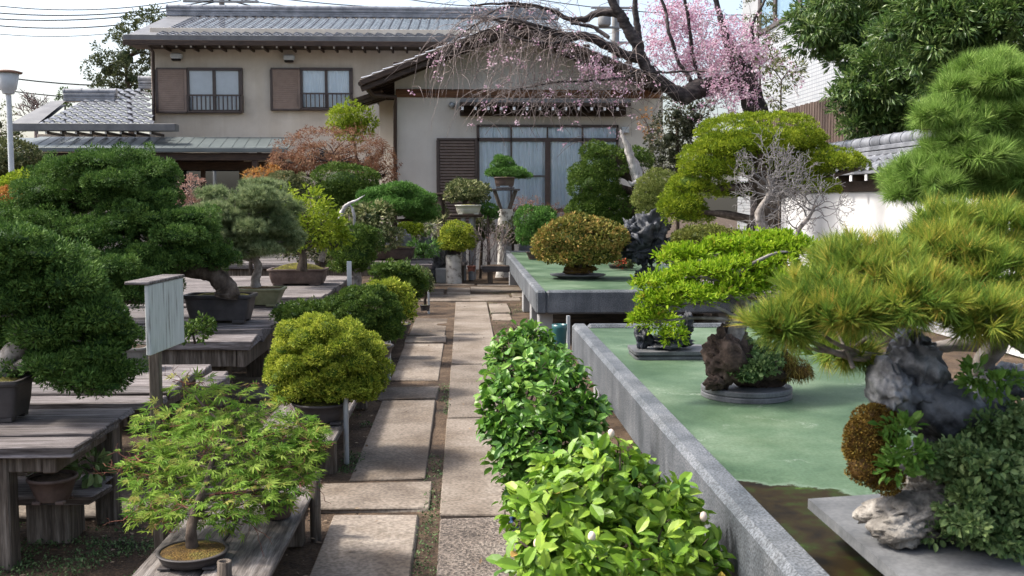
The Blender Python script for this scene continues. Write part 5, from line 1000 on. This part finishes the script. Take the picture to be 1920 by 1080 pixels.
# foreground pine, rock and slab
YF_=3.25
SLz=.70; 
def fore():
    c=G(1830,1010,SLz); a0=G(1515,935,SLz); a1=G(1650,1100,SLz)
    T=thing('stone_slab','long grey slab stand with rounded foot in the bottom right corner','stand',[a0[0],a0[1],ZG]); m=MB()
    ang=math.atan2(a1[1]-a0[1],a1[0]-a0[0])
    q=np.array([a0,G(1660,925,SLz),G(2050,1000,SLz),G(2050,1160,SLz),G(1780,1160,SLz)])
    q[:,2]=SLz; n=len(q); m.add(np.vstack([q,q-[0,0,.03]]),[[0,1,2,3,4]]); m.add(np.vstack([q,q-[0,0,.03]]),[[5,6,7,8,9]]); m.add(np.vstack([q,q-[0,0,.03]]),[[i,(i+1)%n,(i+1)%n+n,i+n] for i in range(n)])
    m.build('slab',STONE,T); m=MB(); f=G(1680,1050,SLz-.03); loft(m,[f[0]+.1,f[1]+.0,ZG],[(.075,.075,.004),(.09,.09,.03),(.10,.10,.06),(.11,.11,SLz-ZG-.034)],28); f=G(1990,1060,SLz-.03); loft(m,[f[0],f[1],ZG],[(.075,.075,.004),(.09,.09,.03),(.11,.11,SLz-ZG-.034)],28); m.build('foot',STONE,T)
    f=G(1575,950,SLz-.03); m=MB(); loft(m,[f[0]+.03,f[1],ZG],[(.02,.02,.004),(.022,.022,SLz-ZG-.034)],16); m.build('foot',STONE,T)
    Y0=G(1740,1000,SLz)[1]; s=S(Y0)
    T=thing('rock_planting','pine with orange tinged needles over a grey rock and pale driftwood, front right','bonsai tree',[V(1740,1000,Y0)[0],Y0,SLz])
    m=MB(); 
    for cx,cy,rx,ry,dy,sd,ro,am in ((1715,680,62,62,.05,31,.3,.22),(1690,740,60,60,.05,32,-.2,.2),(1760,770,92,62,.05,33,-.5,.16),(1820,790,60,90,.08,34,-.6,.18),(1665,720,28,48,0,35,0,.2),(1880,720,70,40,.15,36,.3,.2),(1780,860,110,60,.1,38,0,.15)): rock(m,V(cx,cy,Y0+dy),(rx*s,.1,ry*s),sd,am,2.0,48,34,ro)
    m.build('rock',ROCKG,T)
    m=MB()
    for cx,cy,rx,ry,dy,sd,ro in ((1720,950,105,42,-.02,41,.15),(1690,985,64,34,-.06,42,0),(1800,960,90,60,0,43,.1),(1760,920,70,40,.02,46,-.3)): rock(m,V(cx,cy,Y0+dy),(rx*s,.1,ry*s),sd,.22,2.2,44,30,ro)
    m.build('driftwood_base',M('pale_driftwood_root',[(.09,.078,.066),(.22,.20,.175),(.37,.345,.31)],scale=12,rough=.85,bump=.9,fine=(60,.4,.5),bdist=.012),T)
    m=MB(); foliage(m,lobes_world([(1632,840,48,86,-.02),(1650,800,40,50,-.01),(1625,880,40,50,-.04),(1660,900,36,44,-.05),(1612,835,30,50,-.03)],Y0),'blade',5*s,.5,7*s,46,cov=1.7,core=.9); m.build('moss',leafmat('brown_moss_tips',[(.06,.032,.008),(.15,.085,.014),(.19,.15,.03)],trans=0),T)
    m=MB(); lb=lobes_world([(1810,850,90,44,-.08),(1860,800,76,36,-.02),(1770,870,50,36,-.1),(1870,920,90,66,-.12),(1840,990,84,60,-.14),(1900,1030,70,60,-.12),(1730,900,36,30,-.12),(1920,850,60,60,-.05)],Y0)
    lb=lobes_world(padded([(1830,860,80,40,-.08),(1880,805,70,34,-.02),(1770,875,40,28,-.1),(1870,920,90,66,-.12),(1840,990,84,60,-.14),(1900,1030,70,60,-.12),(1920,850,60,60,-.05)],Y0,8,.4,.36,.6,.82),Y0); foliage(m,lb,'oval',15*s,.6,17*s,16,cov=1.3,core=.4); m.build('small_leaved_shrub',L_SMALL,T)
    m=MB(); lb=lobes_world([(1850,715,50,24,-.05)],Y0); foliage(m,lb,'oval',20*s,.55,22*s,14,cov=1.2,core=0); m.build('fresh_shoots',L_FRESH,T); m=MB(); lb=lobes_world([(1690,805,30,20,-.1),(1700,850,36,30,-.12),(1680,880,26,26,-.12)],Y0); foliage(m,lb,'oval',20*s,.55,22*s,14,cov=1.2,core=0); m.build('fresh_shoots',L_FRESH,T)
    lobes=lobes_world([(1760,480,120,62,.1),(1640,510,110,58,.0),(1540,560,88,56,-.05),(1470,610,70,46,-.1),(1860,520,110,70,.0),(1720,560,120,50,-.15),(1600,590,80,40,-.15),(1850,600,100,44,-.2),(1780,425,80,34,.15),(1880,440,80,44,.1),(1560,500,60,40,.1),(1580,660,70,26,.15),(1930,580,60,60,-.1)],Y0-.02)
    m=MB(); tufts(m,lobes,44*s,.055,25*s,44,cov=1.25,open_=.95,upb=.8,core=0,layers=(.5,1.0)); m.build('foliage',L_FPINE,T)
    m=MB(); tr=np.array([V(1860,760,Y0+.15),V(1840,690,Y0+.18),V(1870,640,Y0+.1),V(1830,600,Y0),V(1760,590,Y0),V(1660,610,Y0)]); PP=catmull(np.hstack([tr,np.array([[.035],[.032],[.028],[.022],[.016],[.010]])]),6); tube(m,PP[:,:3],PP[:,3],9,1,bump=.1)
    for pts in ([(1850,645,30,.2),(1760,650,24,.2),(1690,665,18,.16),(1600,670,14,.05),(1530,645,9,-.05),(1480,620,5,-.1)],[(1680,668,12,.14),(1560,660,9,0),(1500,650,6,-.1)],[(1640,672,10,.1),(1560,640,8,0),(1520,600,5,0)],[(1600,690,9,0),(1570,620,6,.05)],[(1920,650,26,0),(1840,600,20,-.15),(1760,560,12,-.1)],[(1820,590,12,-.15),(1770,520,8,0)],[(1700,610,12,0),(1620,580,8,-.1),(1560,560,5,-.1)]):
        tube(m,[V(a,b,Y0+d_) for a,b,w,d_ in pts],[w*s/2 for a,b,w,d_ in pts],8,6,bump=.1)
    limbs(m,PP[10:,:3],lobes,.008,10); m.build('branches',GREYBARK,T)
fore()
# large pine on the right
YP=7.0
B=V(1960,375,YP); B[2]=0
plant('pine_tree','big fresh green pine with bushy layered needles at the right edge','pine tree',[(1850,165,90,50,.1),(1790,235,80,44),(1900,230,90,50),(1740,330,70,44),(1820,300,90,50,-.1),(1910,320,80,50,-.1),(1720,355,50,30),(1860,130,60,24,.15),(1780,350,80,30,-.1),(1900,370,70,24,-.1),(1930,170,50,60)],
 ('t',dict(L=30*S(YP),wd=.055,sp=19*S(YP),per=44,cov=1.5,core=.3,upb=.7,layers=(.6,1.0))),L_GPINE,base=(1960,),Y=YP,trunk=[(1960,820,60),(1950,600,50),(1930,400,44),(1900,280,30),(1870,180,16)],sub=10,pad=(6,.5,.42,.6))
# ------------------------------------------------------------------ camellias along the near table
def camellia(label,lobes,Y,mat_,base,n,L,buds=0,pot=None,bare_=False):
    B=V(base,375,Y); B[2]=0; T=thing('camellia_bush',label,'camellia bush',B,'potted camellias beside the near stone table'); s=S(Y); lw=lobes_world(lobes,Y)
    pot_mesh('r',B,pot[0],pot[1],1,.72,False).build('pot',pot[2],T); soil_mesh(B,pot[0],pot[1],1,'r').build('soil',SOIL,T)
    m=MB()
    for i in range(6):
        c,r,f=lw[i%len(lw)]; e=c+rng.normal(0,.3,3)*r; b=B+[rng.normal(0,.03),rng.normal(0,.03),pot[1]*.85]; tube(m,[b,(b+e)/2+rng.normal(0,.03,3),e],[.011,.008,.005],6,4)
    for c,r,f in lw:
        for j in range(16):
            e=c+rdir(1)[0]*r*.95; st=c-[0,0,r[2]*.4]; tube(m,[st,(st+e)/2+rng.normal(0,.02,3),e],[.006,.004,.002],5,3)
    m.build('stems',BARK,T); m=MB()
    for c,r,f in lw:
        k=int(n*(r[0]*r[2])/sum(q[1][0]*q[1][2] for q in lw)); nr=max(4,k//6)      # rosettes of leaves at the shoot tips
        u=rdir(nr); u[:,2]=np.abs(u[:,2])*.9-.35; u[:,1]-=.25; u=unit(u); pc=c+u*r*rng.uniform(.55,1.0,(nr,1)); ax=unit(u*.8+[0,0,.7]+rng.normal(0,.3,(nr,3)))
        idx=np.repeat(np.arange(nr),7); q=unit(rng.normal(size=(len(idx),3))); perp=unit(q-ax[idx]*(q*ax[idx]).sum(1,keepdims=True)); A=unit(perp+ax[idx]*rng.uniform(-.15,.75,(len(idx),1)))
        P=pc[idx]-ax[idx]*rng.uniform(-.01,.05,(len(idx),1))+perp*.008
        rn=np.clip(.5*rng.random(len(idx))+.5*rng.random(nr)[idx],0,1)
        leaves(m,P,A,ax[idx]+rng.normal(0,.2,(len(idx),3)),L*rng.uniform(.65,1.15,len(idx)),'oval',.52,rn)
    m.build('foliage',mat_,T)
    if buds:
        v,f=icos(12,8); bm_=plain('cream_bud',(.75,.6,.5),.6)
        for i in range(buds):
            m=MB()
            c,r,_=lw[rng.integers(len(lw))]; u=rdir(1)[0]; u[2]=abs(u[2]); u[1]=-abs(u[1]); p=c+u*r*1.02; m.add(v*[.012,.012,.017]+p,f,smooth=True); m.build('bud',bm_,T)
        m=MB(); k=4; P=[];
        for i in range(k):
            c,r,_=lw[rng.integers(len(lw))]; u=rdir(1)[0]; u[2]=abs(u[2]); u[1]=-abs(u[1]); P.append(c+u*r*1.02)
        leaves(m,np.array(P),rng.normal(size=(k,3))*[1,1,.3],np.array([[0,-.5,1.]]*k),L,'oval',.5); m.build('yellowed_leaves',leafmat('yellowed_leaf',[(.55,.42,.07),(.6,.36,.12)],rough=.35),T)
    return T
camellia('nearest camellia with large glossy yellow green leaves, cream buds and a few yellowed leaves',[(1120,930,130,110),(1060,960,90,90,-.1),(1200,960,110,90,.05),(1130,870,90,60,.1),(1020,1010,60,80,-.15),(1130,1040,150,90,-.2),(1270,1020,80,70,-.1),(1050,880,50,50,.1),(1000,960,60,70,-.05),(1060,1060,120,80,-.3),(1240,960,90,80,0),(1300,1060,70,60,-.1)],3.35,L_CAMY,1130,2300,.068,5,(.30,.22,POTBLUE))
camellia('middle camellia with glossy mid green leaves overhanging the path',[(1010,760,90,70),(960,800,60,60,-.05),(1070,790,70,70,.05),(1000,830,90,60,-.1),(950,720,50,44,.1),(1040,710,66,50,.15),(1010,690,70,40,.2),(960,860,50,40,-.1),(1000,890,70,50,-.1),(1060,860,70,60,0),(940,780,44,50),(1090,760,44,50,.1),(985,930,50,40,-.1)],4.6,L_CAM,1010,2600,.060,0,(.26,.16,POTBLUE))
camellia('furthest camellia of the row, small and bushy by the table corner',[(985,650,60,44),(950,670,40,34,-.1),(1030,665,40,34,.1),(985,625,40,24,.05),(990,700,60,40),(1040,690,40,40,.1)],6.0,L_CAM,985,1300,.055,0,(.28,.24,POTD))
B=V(1050,375,9.4); T=thing('flower_pot','small teal glazed pot on the ground between the two granite tables','pot',[B[0],9.4,0]); pz=V(1050,632,9.4)[2]; pot_mesh('r',[B[0],9.4,0],.14,max(.15,V(1050,608,9.4)[2]),1,.7,False).build('pot',POTTEAL,T); soil_mesh([B[0],9.4,0],.14,max(.15,V(1050,608,9.4)[2]),1,'r',0).build('soil',SOIL,T)
# ------------------------------------------------------------------ weeping cherry
YC=16.5
def cherry():
    B=V(1425,375,YC); B[2]=0; T=thing('weeping_cherry','old weeping cherry with dark twisting limbs, drooping bare twigs and pink blossom','cherry tree',B); s=S(YC)
    m=MB(); L=[[(1440,470,56,0),(1430,300,52,0),(1418,215,48,0),(1400,150,42,0),(1378,108,30,0),(1360,66,17,.1),(1345,15,12,.1),(1335,-60,8,.1)],
     [(1395,150,30,0),(1350,158,34,0),(1310,168,38,-.1),(1280,178,34,-.2),(1255,165,28,-.2),(1225,140,26,-.2),(1205,115,26,-.2),(1195,85,26,-.2),(1180,60,24,-.2),(1165,30,22,-.2),(1150,5,18,-.2),(1135,-50,13,-.2)],
     [(1195,110,22,-.2),(1165,100,20,-.3),(1130,82,18,-.4),(1100,68,19,-.5),(1065,66,14,-.5),(1020,60,11,-.5),(985,48,8,-.5),(940,40,6,-.5),(890,30,4,-.4)],
     [(1180,62,18,-.2),(1165,30,18,-.1),(1130,22,17,0),(1095,36,15,.1),(1065,36,11,.1),(1040,22,9,.1),(1005,12,8,.1),(960,6,6,.1),(880,10,4,.1)],
     [(1140,70,9,-.4),(1110,50,8,-.3),(1070,45,6,-.3)],[(1200,90,16,-.1),(1195,50,14,0),(1190,10,12,0),(1196,-40,10,0)],
     [(1310,168,12,-.1),(1275,120,8,0),(1255,60,8,0),(1248,20,7,.1),(1230,-30,6,.1)],[(1395,150,12,0),(1420,100,8,0),(1410,50,7,0),(1440,-10,5,0)],
     [(1320,160,10,.1),(1300,110,9,.2),(1290,40,8,.2),(1280,-20,7,.2)],[(1065,66,8,-.5),(1000,45,7,-.6),(930,35,5,-.7),(870,60,3,-.7),(830,110,2,-.7)],[(1200,140,7,-.4),(1130,150,5,-.5),(1040,155,4,-.5),(960,170,2,-.5)],[(1180,135,6,-.3),(1250,135,5,-.3),(1330,133,3,-.3)],
     [(1100,68,9,-.5),(1040,80,7,-.7),(980,75,5,-.8),(920,55,3.5,-.8),(880,70,2.5,-.8)],[(1000,12,5,.1),(940,15,4,0),(900,40,3,-.1),(860,90,2,-.1)]]
    paths=[]
    for l in L:
        P=[V(a,b,YC+d) for a,b,w,d in l]; r=[w*s/2*(.84 if w<30 else .95) for a,b,w,d in l]; P[0]=P[0]; 
        if l[0][0]==1440: P[0][2]=-.02; 
        PP=catmull(np.hstack([np.array(P),np.array(r)[:,None]]),6); tube(m,PP[:,:3]+rng.normal(0,.006,(len(PP),3)),np.maximum(PP[:,3],.003),10,1,bump=.08); paths.append(PP)
    m.build('trunk',CHBARK,T)
    # drooping twigs
    m=MB(); bl=[]
    def hang(p,d0,n,droop,r=.0055):
        d=unit(d0[None])[0]; pts=[p]
        for i in range(n):
            d=unit((d*.82+np.array([0,0,-droop])+rng.normal(0,.12,3))[None])[0]; pts.append(pts[-1]+d*.11)
        tube(m,pts,np.linspace(r,.0028,len(pts)),3,1,rnd=rng.random(),cap=False); return pts
    def many(src,n,nmin,nmax,sx=.8):
        for i in range(n):
            p=src[rng.integers(len(src))][:3]; d=np.array([rng.normal(-.25,sx),rng.normal(-.1,.7),rng.uniform(-.1,.8)]); pts=hang(p,d,rng.integers(nmin,nmax),.2)
            for j in range(rng.integers(0,3)):
                q=pts[rng.integers(len(pts)//3,len(pts))]; p2=hang(q,np.array([rng.normal(0,.7),rng.normal(0,.6),.2]),rng.integers(3,8),.22,.004); bl.extend(p2[2:])
            bl.extend(pts[len(pts)//2:])
    many(paths[2][18:],42,8,15); many(paths[9],42,7,14); many(paths[12],42,8,15); many(paths[13],30,7,14); many(paths[3][20:],25,7,13); many(paths[10],50,5,12); many(paths[2][:24],16,5,10)
    many(paths[1],30,6,13); many(paths[0][8:],30,6,14,1.0); many(paths[11],12,4,9)
    # lower veil of twigs reaching the window transom
    q=np.array([V(px,py,YC-.6) for px,py in ((930,170),(980,165),(1030,175),(1080,180),(1130,190),(1170,200),(1110,165),(1000,200),(960,195))]); many(q,34,4,9)
    for px in np.linspace(930,1180,20): tube(m,[V(px,rng.uniform(60,120),YC-.6),V(px-rng.uniform(-6,16),170,YC-.6),V(px-rng.uniform(-10,25),rng.uniform(190,230),YC-.6)],[.006,.005,.0035],3,4,cap=False)
    m.build('twigs',TWIG,T)
    m=MB(); bl=np.array(bl); sel=bl[rng.random(len(bl))<.05]; 
    lobes=lobes_world([(1250,70,44,40,.5),(1290,40,50,34,.6),(1230,100,24,30,.4),(1310,95,40,50,.5),(1350,150,44,40,.1),(1335,120,30,50,0),(1370,110,36,50,.2),(1400,120,44,40,.2),(1290,130,34,24,.4),(1370,60,34,30,.2),(1410,170,26,24,-.1),(1345,185,24,20,-.2),(1140,140,30,18,-.3),(1110,130,30,14,-.3),(1250,30,40,24,.5),(1400,90,30,50,-.5),(1350,80,30,40,-.4),(1380,180,36,26,-.5),(1340,150,22,40,-.4),(1430,120,30,30,-.5),(1300,20,50,24,.2),(1270,100,36,40,.3)],YC)
    P=[sel]; st=MB()
    for c,r,f in lobes:                                  # blossom strung along hanging strands
        for k in range(int(90*r[0]*r[2])+2):
            u=rdir(1)[0]*rng.random()**.4; q=c+u*r+[0,0,r[2]*.5]; d=unit(np.array([[rng.normal(0,.6),rng.normal(0,.5),rng.uniform(0,.7)]]))[0]; pts=[q]
            for i in range(rng.integers(5,11)): d=unit((d*.8+np.array([0,0,-.24])+rng.normal(0,.12,3))[None])[0]; pts.append(pts[-1]+d*.085)
            tube(st,pts,.0035,3,1,cap=False); pts=np.array(pts); w=rng.random(len(pts))<rng.choice([.25,.6,.95]); P.append(pts[w])
        n=int(620*r[0]*r[2]); u=rdir(n)*(rng.random((n,1))**.5); P.append(c+u*r*1.05)
    P=np.vstack([x for x in P if len(x)]); st.build('blossom_strands',TWIG,T)
    idx=np.repeat(np.arange(len(P)),7); leaves(m,P[idx]+rng.normal(0,.026,(len(idx),3)),rdir(len(idx)),rdir(len(idx)),rng.uniform(.022,.042,len(idx)),'leaf',.8); m.build('blossom',L_PETAL,T)
cherry()
# ------------------------------------------------------------------ trees behind
def tree(name,label,cat,Y,lobes,base,tw,mat_,kind,L,wd,puff,per,cov=1.3,core=.35,droop=0,group=None,bark=BARK,trunk=None,sub=10,pad=None):
    return plant(name,label,cat,lobes,FL(Y,kind=kind,L=L,wd=wd,puff=puff,per=per,cov=cov,core=core,droop=droop,upb=.2,spread=1.1),mat_,base=(base,),Y=Y,trunk=trunk or [(base,V_y0(Y),tw),(base,300,tw*.9),(lobes[0][0],lobes[0][1],tw*.4)],sub=sub,bark=bark,group=group,fname='crown',pad=pad)
tree('evergreen_tree','round topped evergreen tree behind the left end of the house','tree',38,[(235,110,50,56),(200,135,36,34),(262,70,40,44),(290,50,36,34),(250,150,54,30),(300,100,30,60),(215,170,40,22)],250,14,leafmat('muted_evergreen_leaf',[(.03,.05,.02),(.08,.10,.045),(.15,.16,.075)]),'leaf',5,.5,9,18,cov=1.1,core=.3)  # muted, slightly greyish green leaf palette
tree('conifer_tree','small dark conifer tip on the skyline at the far left','tree',45,[(122,178,9,14),(122,192,16,9)],122,6,L_DKG,'blade',5,.4,6,14,cov=1.3)
tree('roundish_tree','low brown green tree at the far left edge below the cables','tree',36,[(-5,235,30,40),(30,250,20,20)],0,10,L_OLD,'leaf',5,.5,9,14,cov=1.1,core=.3)
B=V(68,375,42); B[2]=0; T=thing('bare_tree','thin leafless tree on the skyline left of the dark conifer','tree',B); m=MB(); tube(m,[B,V(68,260,42),V(68,215,42)],[.1,.08,.05],8,3)
for i in range(10): twigs(m,V(68,225+i*2,42),np.array([rng.normal(0,.6),rng.normal(0,.3),1.]),.5,.025,3,3,.2,.05,.012,3,.4,.7)
m.build('trunk',TWIG,T)
tree('podocarpus_tree','leafy evergreen with long narrow leaves overhanging the white tiled building','tree',17.2,[(1600,40,80,50,0),(1560,75,60,40,-.1),(1540,30,50,40,.2),(1650,80,70,50,.1),(1620,110,66,40),(1520,60,40,28),(1640,0,80,40),(1700,40,60,60,.2)],1645,13,L_POD,'leaf',15,.26,18,26,cov=1.6,core=.4,droop=.35,group='narrow leaved evergreens behind the garden wall',pad=(5,.5,.46,.6,.85))
tree('podocarpus_tree','narrow leaved evergreen filling the gap above the tiled wall coping','tree',15.8,[(1680,175,70,44),(1640,205,66,40),(1700,225,70,40),(1600,185,40,30,-.1),(1740,160,60,40),(1620,240,50,30),(1730,240,60,36),(1680,110,70,50,.3),(1640,150,60,40,.2),(1670,250,60,26)],1735,10,L_POD,'leaf',15,.26,18,26,cov=1.6,core=.4,droop=.35,group='narrow leaved evergreens behind the garden wall',pad=(5,.5,.46,.6,.85))
tree('podocarpus_tree','tall narrow leaved evergreen in the top right corner','tree',13.6,[(1830,40,80,60),(1770,90,60,50),(1880,90,70,60),(1760,30,60,50,.1),(1910,20,70,50),(1840,120,70,40),(1930,140,40,50),(1750,130,50,40),(1720,70,60,60,.3),(1800,60,80,70,.3),(1820,170,80,50,.2)],1870,12,L_POD,'leaf',15,.26,18,26,cov=1.6,core=.4,droop=.35,group='narrow leaved evergreens behind the garden wall',pad=(5,.5,.46,.6,.85))
bush('dark hedge shrub behind the lamp post under the lean-to roof',[(20,300,60,36),(-20,320,50,40),(60,330,40,30)],24,L_OLD,20,name='hedge_shrub',core=.6,sub=3)
tree('young_tree','light green young tree behind the cherry near the building corner','tree',22,[(1420,25,34,22),(1440,60,26,24),(1410,80,24,26),(1455,100,24,24)],1430,6,L_OLD,'leaf',6,.45,10,12,cov=.9,core=0)
tree('camellia_tree','dull dark leafed shrub standing beside the wing wall under the cherry','tree',18.6,[(1270,215,36,40),(1255,260,40,40),(1290,250,36,44),(1265,300,46,34),(1310,220,24,30),(1240,300,26,30)],1270,9,leafmat('dusty_leaf',[(.03,.04,.02),(.085,.095,.055),(.17,.17,.11)],rough=.4),'leaf',7,.5,11,16,cov=1.2,core=.3)
tree('rhododendron_tree','sparse tree with yellow green leaf tips right of the cherry trunk','tree',14.2,[(1465,150,30,30),(1480,130,24,20),(1450,185,24,24),(1440,120,24,26),(1500,130,14,12)],1462,6,L_OLD,'leaf',8,.4,12,10,cov=.9,core=0)
tree('yellow_tree','thin tree with orange yellow new leaves in front of the wing corner','tree',19.4,[(1215,235,18,16),(1228,255,18,22),(1205,215,14,12)],1220,5,L_ORG,'leaf',5,.4,8,9,cov=.8,core=0)
for o in list(SC.objects):
    if o.type=='EMPTY' and not o.children: bpy.data.objects.remove(o)
